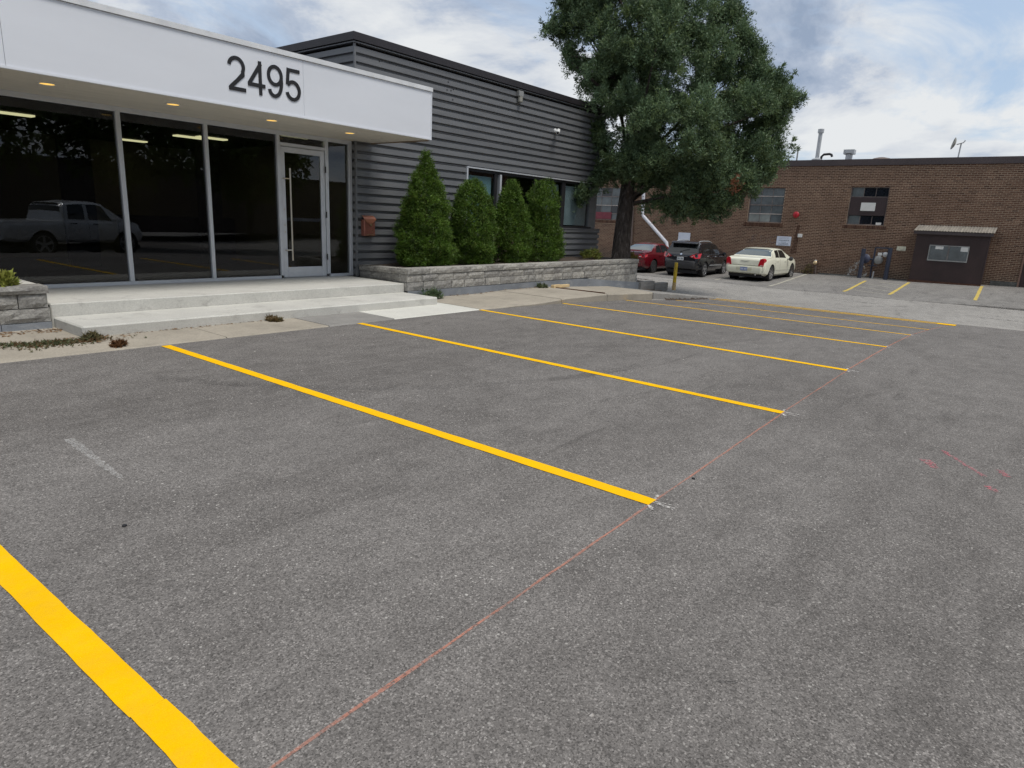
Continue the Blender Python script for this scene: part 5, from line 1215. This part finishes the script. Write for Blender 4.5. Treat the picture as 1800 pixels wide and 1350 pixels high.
# ------------------------------------------------------------------ cars
def smoothstep(a, b, x): t_ = min(1, max(0, (x-a)/(b-a))); return t_*t_*(3-2*t_)
class Body:
    def __init__(s, sp): s.sp = sp
    def prof(s, k, x): p = s.sp[k]; return float(np.interp(x, [q[0] for q in p], [q[1] for q in p]))
    def section(s, x):
        w = s.prof('w', x); zt = s.prof('top', x); zb = s.prof('bot', x); be = min(s.prof('belt', x), zt-.02); gh = zt-be
        t_ = smoothstep(.05, .40, gh); wr = w*(.93+(s.sp['tuck']-.93)*t_); wb_ = w*(.95-.02*t_)
        return [(0, zb), (w*.84, zb), (w*.955, zb+.09), (w, zb+.26), (w*.998, (zb+be)/2+.05), (w*.985, be-.08), (w*.95, be), (wb_*.985, be+.025*min(1, gh/.1)),
                ((wb_+wr)/2*1.005, be+gh*.50), (wr, zt-gh*.14), (wr*.90, zt-gh*.045), (wr*.5, zt-gh*.005), (0, zt)]
    def S(s, x, u):
        sec = s.section(x); i = min(len(sec)-2, int(u)); f = u-i; a, b = sec[i], sec[i+1]
        return Vector((x, -(a[0]+(b[0]-a[0])*f), a[1]+(b[1]-a[1])*f))
    def P(s, x, u, side, off=.006):
        p = s.S(x, u); e = .01; du = s.S(x, min(11.999, u+e))-s.S(x, max(0, u-e)); dx = s.S(min(s.sp['L'], x+e), u)-s.S(max(0, x-e), u)
        n = dx.cross(du).normalized()
        if n.y > 0 and u < 10: n = -n
        if u >= 10 and n.z < 0: n = -n
        p = p+n*off
        return p if side < 0 else Vector((p.x, -p.y, p.z))
    def patch(s, poly_fn, nx, nu, side, off=.006):
        """poly_fn(a,b) -> (x,u)"""
        return MB().grid([[s.P(*poly_fn(i/nx, j/nu), side, off) for j in range(nu+1)] for i in range(nx+1)])
    def mesh(s, arches):
        L = s.sp['L']; xs_ = sorted(set(list(np.linspace(0, L, 56))+[.02, .05, .09, .14, L-.02, L-.05, L-.1]+[q[0] for q in s.sp['top']]))
        bm = bmesh.new(); rings = []
        for x in xs_:
            sec = s.section(x); pts = [(x, -a, b) for a, b in sec]+[(x, a, b) for a, b in sec[-2:0:-1]]
            rings.append([bm.verts.new(p) for p in pts])
        n = len(rings[0])
        for i in range(len(rings)-1):
            for j in range(n): bm.faces.new((rings[i][j], rings[i][(j+1) % n], rings[i+1][(j+1) % n], rings[i+1][j]))
        bm.faces.new(rings[0][::-1]); bm.faces.new(rings[-1]); bmesh.ops.recalc_face_normals(bm, faces=bm.faces)
        me_ = bpy.data.meshes.new('body'); bm.to_mesh(me_); bm.free(); ob_ = bpy.data.objects.new('tmp_body', me_); COL.objects.link(ob_)
        cut = MB()
        for (ax, az, ar) in arches:
            for sd_ in (-1, 1):
                y0, y1 = sd_*(s.sp['W']/2-.30), sd_*(s.sp['W']/2+.2); cut.lathe([(ar, 0), (ar, y1-y0)] if y1 > y0 else [(ar, 0), (ar, y0-y1)], (ax, min(y0, y1), az), (0, 1, 0), 28)
        cm = bpy.data.meshes.new('cut'); cm.from_pydata([tuple(v) for v in cut.v], [], cut.f); bm = bmesh.new(); bm.from_mesh(cm); bmesh.ops.recalc_face_normals(bm, faces=bm.faces); bm.to_mesh(cm); bm.free()
        co_ = bpy.data.objects.new('tmp_cut', cm); COL.objects.link(co_)
        md = ob_.modifiers.new('b', 'BOOLEAN'); md.operation = 'DIFFERENCE'; md.object = co_; md.solver = 'EXACT'
        bpy.context.view_layer.update(); dg = bpy.context.evaluated_depsgraph_get(); me2 = bpy.data.meshes.new_from_object(ob_.evaluated_get(dg))
        bpy.data.objects.remove(ob_); bpy.data.objects.remove(co_)
        me2.polygons.foreach_set('use_smooth', [True]*len(me2.polygons)); me2.set_sharp_from_angle(angle=R(32)); return me2
def car(name, label, loc, yaw, sp, paint, rim='alloy'):
    t_ = thing(name, label, 'car', loc, sp.get('group'), yaw); b = Body(sp); Wh = sp['W']/2
    wr_ = sp['wr']; xr = sp['xr']; xf = xr+sp['wb']; arches = [(xr, wr_+.01, wr_+.055), (xf, wr_+.01, wr_+.055)]
    me_ = b.mesh(arches); me_.name = 'body'; me_.materials.clear(); me_.materials.append(M[paint]); o_ = bpy.data.objects.new('body', me_); COL.objects.link(o_); o_.parent = t_; BASE[o_.name] = BASE[t_.name]
    kw = dict(local=True, smooth=40)
    for ax in (xr, xf):
        for sd_ in (-1, 1):
            yo = sd_*(Wh-.02); yi = sd_*(Wh-.235); w_ = yo-yi
            prof = [(wr_-.11, 0), (wr_-.02, .0), (wr_, .03), (wr_, abs(w_)-.03), (wr_-.02, abs(w_)), (wr_-.105, abs(w_)+.0)]
            ty = part('wheel', MB().lathe(prof, (ax, yi, wr_), (0, sd_, 0), 28), 'rubber', t_, **kw)
            rr_ = wr_-.105; part('rim', MB().lathe([(rr_, abs(w_)-.09), (rr_, abs(w_)+.003), (rr_-.025, abs(w_)+.003), (rr_-.03, abs(w_)-.09)], (ax, yi, wr_), (0, sd_, 0), 28), rim, ty, **kw)
            part('brake_disc', MB().lathe([(rr_-.032, abs(w_)-.10), (.02, abs(w_)-.10)], (ax, yi, wr_), (0, sd_, 0), 24), 'black', ty, **kw)
            ns = sp.get('spokes', 5); m_ = MB()
            for k in range(ns):
                a_ = 2*math.pi*k/ns+.3; c_ = Vector((ax, yi+sd_*(abs(w_)-.012), wr_)); d_ = Vector((math.cos(a_), 0, math.sin(a_)))
                m_.bar(c_+d_*.03, c_+d_*(rr_-.01), .05 if ns > 6 else .085, .025, (0, 1, 0))
            m_.lathe([(.06, abs(w_)-.03), (.06, abs(w_)+.002), (.02, abs(w_)+.006)], (ax, yi, wr_), (0, sd_, 0), 14); part('spokes', m_, rim, ty, **kw)
            part('wheel_well', MB().lathe([(wr_+.053, 0), (wr_+.053, .27), (wr_+.05, .27), (wr_+.05, .004), (.01, .004)], (ax, sd_*(Wh-.298), wr_+.01), (0, sd_, 0), 28), 'black', t_, **kw)
    part('underbody', MB().box(.15, sp['L']-.15, -Wh*.8, Wh*.8, sp['bot'][0][1]-.06 if False else .17, .32), 'black', t_, local=True)
    for sd_ in (-1, 1):
        for (xa, xb, sa, sb) in sp['side_glass']:   # x range at belt, shrink at the roof
            f_ = lambda u, v, xa=xa, xb=xb, sa=sa, sb=sb: (xa+sa*v+(xb-sb*v-xa-sa*v)*u, 7.12+1.80*v)
            part('side_window', b.patch(f_, 8, 5, sd_), 'glass_car', t_, **kw)
        xm, zm = sp['mirror']; part('mirror', MB().lathe([(.02, 0), (.09, .03), (.10, .10), (.05, .16)], (xm, sd_*(Wh+.12), zm), (1, 0, 0), 14).bar((xm+.08, sd_*(Wh-.12), zm-.03), (xm+.08, sd_*(Wh+.06), zm-.01), .05, .04), sp.get('mirror_mat', paint), t_, **kw)
        for xh in sp['handles']:
            p_ = b.P(xh, 5.0, sd_, .0); part('door_handle', MB().tube([p_+Vector((-.10, 0, 0)), p_+Vector((-.08, sd_*.035, .0)), p_+Vector((.08, sd_*.035, 0)), p_+Vector((.10, 0, 0))], .013, 6), sp.get('handle_mat', paint), t_, **kw)
        for xs2 in sp['seams']:
            part('door_seam', b.patch(lambda u, v, xs2=xs2: (xs2-.006+.012*u, 2.2+4.5*v), 1, 8, sd_, .003), 'black', t_, **kw)
        if sp.get('side_strip'):
            part('side_moulding', b.patch(lambda u, v: (xr+.5+(sp['wb']-1.0)*u, 3.05+.25*v), 6, 1, sd_, .012), sp['side_strip'], t_, **kw)
    # rear window
    xa, xb = sp['rear_glass']; m_ = MB(); NN = 10
    rows_ = []
    for i in range(9):
        x = xa+(xb-xa)*i/8; rows_.append([b.P(x, 9.2+2.79*j/5, -1, .006) for j in range(6)]+[b.P(x, 9.2+2.79*j/5, 1, .006) for j in range(4, -1, -1)])
    part('rear_window', m_.grid(rows_), sp.get('rear_mat', 'glass_car'), t_, **kw)
    xa, xb = sp['windshield']; rows_ = []
    for i in range(9):
        x = xa+(xb-xa)*i/8; rows_.append([b.P(x, 9.2+2.79*j/5, -1, .006) for j in range(6)]+[b.P(x, 9.2+2.79*j/5, 1, .006) for j in range(4, -1, -1)])
    part('windshield', MB().grid(rows_), 'glass_car', t_, **kw)
    return t_, b, kw
def plate(t_, y, z, mat, x=-.012, tilt_=0):
    o_ = part('licence_plate', MB().box(x-.01, x, y-.16, y+.16, z-.078, z+.078), mat, t_, local=True)
    m_ = MB()
    for k in range(7):
        if k == 3: continue
        yy = y+(k-3)*.038; m_.box(x-.0115, x-.0102, yy-.011, yy+.011, z-.035, z+.03)
    part('plate_marks', m_, 'ink_dark' if mat == 'plate_white' else 'sign_white', o_, local=True)
# cream sedan
sp = dict(L=5.0, W=1.88, wb=3.05, xr=1.02, wr=.355, tuck=.74, spokes=9,
  top=[(0, .93), (.04, 1.00), (.12, 1.035), (.55, 1.075), (.82, 1.085), (1.0, 1.17), (1.35, 1.36), (1.62, 1.44), (2.1, 1.475), (2.6, 1.465), (2.95, 1.42), (3.2, 1.33), (3.68, 1.09), (4.1, 1.03), (4.7, .93), (4.92, .82), (5.0, .66)],
  belt=[(0, .88), (.3, .97), (1, 1.02), (3.4, .98), (3.9, .95), (4.7, .86), (5, .62)],
  bot=[(0, .36), (.25, .27), (.5, .23), (4.6, .21), (5, .30)],
  w=[(0, .84), (.05, .885), (.2, .915), (.6, .935), (2.5, .94), (4.3, .92), (4.8, .86), (5, .74)],
  side_glass=[(1.55, 2.05, .08, .0), (2.12, 3.12, .0, .30)], mirror=(3.13, .99), mirror_mat='car_trim', handles=[1.75, 2.85], seams=[1.45, 2.09, 3.25], side_strip='car_cream', rear_glass=(.90, 1.56), windshield=(2.98, 3.60), rear_mat='glass_car_sky')
XW, YW = 31.55, 10.93
t, b, kw = car('cream_sedan', 'cream-white four-door sedan parked nose to the brick wall, rightmost car', (XW-sp['xr'], YW, g(XW)+.0), 0, sp, 'car_cream', 'chrome')
for s_ in (-1, 1):
    ys0, ys1 = s_*.66, s_*.875
    m = MB().prism([(-.012, s_*.61, .685), (-.006, s_*.85, .67), (-.006, s_*.872, .96), (-.006, s_*.81, 1.03), (-.010, s_*.68, 1.0)], (.24, s_*.028, 0)); part('tail_lamp', m, 'lamp_red', t, local=True, bevel=.006)
    part('reverse_lamp', MB().box(-.014, -.0085, min(s_*.70, s_*.82), max(s_*.70, s_*.82), .695, .725), 'lamp_clear', t, local=True)
part('bumper', MB().prism([(-.045, -.80, .62), (.10, -.905, .63), (.62, -.945, .60), (.62, -.945, .585), (.10, -.90, .34), (-.03, -.78, .34)], (0, 0, 0)) if False else MB().grid([[(x_, y_*k_, z_) for (x_, z_, k_) in ((.02, .655, 1.0), (-.04, .64, 1.0), (-.05, .60, 1.0), (-.045, .46, 1.0), (-.02, .36, .98), (.06, .33, .97))] if abs(y_) < .80 else [(x_+(abs(y_)-.78)*1.6, y_*k_, z_) for (x_, z_, k_) in ((.02, .655, 1.0), (-.04, .64, 1.0), (-.05, .60, 1.0), (-.045, .46, 1.0), (-.02, .36, .98), (.06, .33, .97))] for y_ in np.linspace(-.92, .92, 25)]), 'car_cream', t, **kw)
plate(t, 0.0, .53, 'plate_blue', -.055)
part('plate_recess', MB().box(-.049, -.046, -.36, .36, .45, .62), simple('cream_recess', (.55, .54, .40), .4), t, local=True)
part('trunk_seam', MB().box(-.006, .004, -.64, .64, .690, .700), 'car_trim', t, local=True)
part('badge', MB().prism([(-.012, -.20, .905), (-.012, 0, .885), (-.012, .20, .905), (-.012, .03, .872), (-.012, -.03, .872)], (.012, 0, 0)), 'chrome', t, local=True)
part('exhaust', MB().tube([(-.03, -.55, .30), (.3, -.55, .30)], .035, 10), 'chrome', t, **kw)
# black SUV
sp = dict(L=4.65, W=1.80, wb=2.69, xr=.93, wr=.345, tuck=.78, spokes=5,
  top=[(0, .86), (.03, 1.02), (.10, 1.12), (.24, 1.30), (.36, 1.46), (.44, 1.555), (.6, 1.60), (1.2, 1.635), (1.9, 1.635), (2.4, 1.59), (2.75, 1.50), (3.05, 1.36), (3.55, 1.10), (4.0, 1.03), (4.4, .90), (4.58, .78), (4.65, .66)],
  belt=[(0, .80), (.08, 1.0), (.3, 1.10), (1.0, 1.06), (3.3, .99), (4, .93), (4.65, .60)],
  bot=[(0, .40), (.25, .32), (.5, .26), (4.2, .24), (4.65, .34)],
  w=[(0, .76), (.05, .82), (.2, .87), (.6, .895), (2.5, .90), (4.0, .88), (4.45, .80), (4.65, .66)],
  side_glass=[(.55, .98, .16, .0), (1.05, 1.82, .0, .0), (1.90, 2.95, .0, .42)], mirror=(2.92, 1.06), handles=[1.15, 2.2], handle_mat='chrome', seams=[1.0, 1.86, 2.95], side_strip='galv', rear_glass=(.115, .40), windshield=(2.70, 3.46))
XU, YU = 30.55, 13.70
t, b, kw = car('black_suv', 'black compact SUV with roof rails parked between the red and cream cars', (XU-sp['xr']*math.cos(R(2.5)), YU-sp['xr']*math.sin(R(2.5)), g(XU)), R(2.5), sp, 'car_black')
part('bumper', MB().grid([[(x_+max(0, abs(y_)-.68)*1.5, y_, z_) for (x_, z_) in ((.03, .76), (-.05, .74), (-.07, .68), (-.06, .50), (-.02, .40), (.08, .36))] for y_ in np.linspace(-.86, .86, 25)]), 'car_trim', t, **kw)
for s_ in (-1, 1):
    m = MB().prism([(.005, s_*.44, .93), (.02, s_*.70, .85), (.14, s_*.885, .87), (.26, s_*.905, 1.10), (.06, s_*.72, 1.09), (.02, s_*.56, 1.02)], (-.03, s_*.012, .02)); part('tail_lamp', m, 'lamp_red', t, local=True)
    part('reverse_lamp', MB().prism([(-.022, s_*.50, .93), (-.012, s_*.60, .915), (-.012, s_*.62, .985), (-.02, s_*.56, .975)], (.006, 0, 0)), 'lamp_clear', t, local=True)
    p_ = [b.P(x, 10.3, s_, .045) for x in np.linspace(.62, 2.35, 9)]; p_[0] = b.P(.52, 10.3, s_, 0.0); p_[-1] = b.P(2.45, 10.3, s_, 0.0)
    part('roof_rail', MB().tube(p_, .022, 8), 'galv', t, **kw)
part('spoiler', MB().prism([(.20, -.62, 1.50), (.50, -.66, 1.57), (.50, .66, 1.57), (.20, .62, 1.50)], (0, 0, .055)), 'car_black', t, local=True, bevel=.012)
part('chrome_strip', MB().box(-.03, -.005, -.34, .34, .93, .965), 'chrome', t, local=True)
part('badge', MB().lathe([(.055, 0), (.05, .015), (.01, .018)], (.035, 0, 1.04), (-1, 0, .3), 16), 'chrome', t, **kw)
plate(t, 0.0, .84, 'plate_white', -.03)
part('wiper', MB().tube([(.13, .05, 1.17), (.17, -.15, 1.24), (.19, -.32, 1.27)], .012, 6).lathe([(.05, 0), (.04, .03)], (.10, .05, 1.15), (-1, 0, .5), 10), 'black', t, **kw)
part('antenna', MB().tube([(.75, 0, 1.60), (.62, 0, 1.76)], .006, 5), 'black', t)
part('step_trim', MB().box(-.075, -.05, -.5, .5, .70, .72), 'car_trim', t, local=True)
# red sedan
sp = dict(L=4.5, W=1.75, wb=2.70, xr=.93, wr=.32, tuck=.72, spokes=5,
  top=[(0, .88), (.04, .97), (.12, 1.01), (.45, 1.03), (.62, 1.045), (.9, 1.18), (1.3, 1.34), (1.6, 1.41), (2.0, 1.435), (2.4, 1.41), (2.7, 1.33), (3.0, 1.20), (3.45, 1.0), (3.9, .92), (4.3, .80), (4.45, .70), (4.5, .58)],
  belt=[(0, .82), (.3, .92), (1, .96), (3.0, .90), (3.6, .86), (4.3, .74), (4.5, .54)],
  bot=[(0, .34), (.25, .26), (.5, .2), (4.1, .19), (4.5, .26)],
  w=[(0, .74), (.05, .80), (.2, .845), (.6, .87), (2.3, .875), (3.8, .86), (4.3, .78), (4.5, .64)],
  side_glass=[(1.15, 1.72, .22, .0), (1.78, 2.85, .0, .50)], mirror=(2.75, .98), handles=[1.5, 2.45], seams=[1.15, 1.75, 2.85], rear_glass=(.70, 1.40), windshield=(2.55, 3.32), rear_mat='glass_car_sky')
XR_, YR_ = 30.3, 16.2
t, b, kw = car('red_sedan', 'dark red sedan parked behind the planter end, leftmost car', (XR_-sp['xr'], YR_, g(XR_)), 0, sp, 'car_red', 'car_trim')
for s_ in (-1, 1):
    m = MB().prism([(-.006, s_*.46, .76), (.02, s_*.72, .73), (.16, s_*.845, .78), (.20, s_*.855, .90), (.05, s_*.70, .94), (0, s_*.52, .90)], (-.02, s_*.012, .012)); part('tail_lamp', m, 'lamp_red', t, local=True)
    part('reverse_lamp', MB().box(-.033, -.022, min(s_*.50, s_*.62), max(s_*.50, s_*.62), .775, .82), 'lamp_clear', t, local=True)
part('spoiler', MB().prism([(-.04, -.68, 1.045), (.14, -.68, 1.075), (.14, .68, 1.075), (-.04, .68, 1.045)], (0, 0, .03)), 'car_red', t, local=True, bevel=.008)
plate(t, 0.0, .66, 'plate_white', -.02)
part('bumper_lip', MB().grid([[(x_+max(0, abs(y_)-.66)*1.6, y_, z_) for (x_, z_) in ((.02, .60), (-.04, .58), (-.045, .44), (.0, .34))] for y_ in np.linspace(-.83, .83, 21)]), 'car_red', t, **kw)
# silver pickup standing behind the camera: seen only mirrored in the glass front
sp = dict(L=5.05, W=1.98, wb=3.05, xr=1.18, wr=.40, tuck=.80, spokes=5,
  top=[(0, 1.10), (.05, 1.16), (1.85, 1.18), (1.90, 1.20), (1.95, 1.70), (2.1, 1.80), (2.6, 1.86), (3.2, 1.86), (3.5, 1.80), (3.8, 1.62), (4.2, 1.28), (4.45, 1.22), (4.8, 1.12), (4.98, 1.0), (5.05, .8)],
  belt=[(0, 1.06), (1.8, 1.14), (2, 1.18), (4.0, 1.15), (4.8, 1.02), (5.05, .74)],
  bot=[(0, .55), (.3, .48), (4.6, .42), (5.05, .5)],
  w=[(0, .93), (.1, .97), (1, .985), (3, .99), (4.5, .97), (4.85, .92), (5.05, .8)],
  side_glass=[(2.12, 2.72, .06, .0), (2.86, 3.75, .0, .34)], mirror=(3.75, 1.25), handles=[2.25, 3.05], handle_mat='black', seams=[1.92, 2.79, 3.95], rear_glass=(1.93, 2.05), windshield=(3.52, 4.15))
t, b, kw = car('silver_pickup', 'silver pickup truck mirrored in the left glass pane of the entrance', (6.3, -3.5, g(8, -4.0)), R(-17), sp, 'car_silver')
# trees across the street, also seen only as reflections
def far_tree(x, y, h, r, label):
    t_ = thing('street_tree', label, 'tree', (x, y, 0), 'trees mirrored in the glass front')
    part('trunk', MB().tube([(x, y, -.1), (x+.2, y, h*.5), (x, y, h*.85)], [.28, .18, .06], 8), 'bark', t_, smooth=60)
    n_ = 420; v = rng.normal(size=(n_, 3)); v /= np.linalg.norm(v, axis=1, keepdims=True)
    Cc = np.array([x, y, h*.62])+v*np.array([r, r, h*.36])*(.35+.65*rng.random(n_))[:, None]
    V_, T_ = tufts(Cc, v, rng.uniform(.7, 1.2, n_), 22, .5, .42, .24, np.clip(np.array([.35, .2, 0])+rng.normal(size=(n_, 3))*np.array([.2, .1, 0]), 0, 1))
    soup('crown', V_, 'leaf_cedar', T_, t_)
for a_ in [(2, -16, 11, 4.2, 'broad dark tree mirrored at the left edge of the glass front'), (9, -18, 12, 4.6, 'broad dark tree mirrored behind the pickup reflection'), (17, -19, 11, 4.4, 'dark tree mirrored in the second glass pane'), (25, -20, 9, 3.6, 'dark tree mirrored in the third glass pane'), (43, -25, 8, 2.6, 'smaller dark tree mirrored in the entrance door')]: far_tree(*a_)
m = MB(); m.box(-20, 40, -42, -30, 0, 4.2); 
t = thing('street_building', 'low dark building across the street, mirrored low in the glass front', 'building', (10, -36, 0))
part('wall', MB().box(-20, 60, -42, -32, -.5, 4.2), 'coping', t); part('roof', MB().box(-20.2, 60.2, -42.2, -31.8, 4.21, 4.5), 'roof_edge', t)
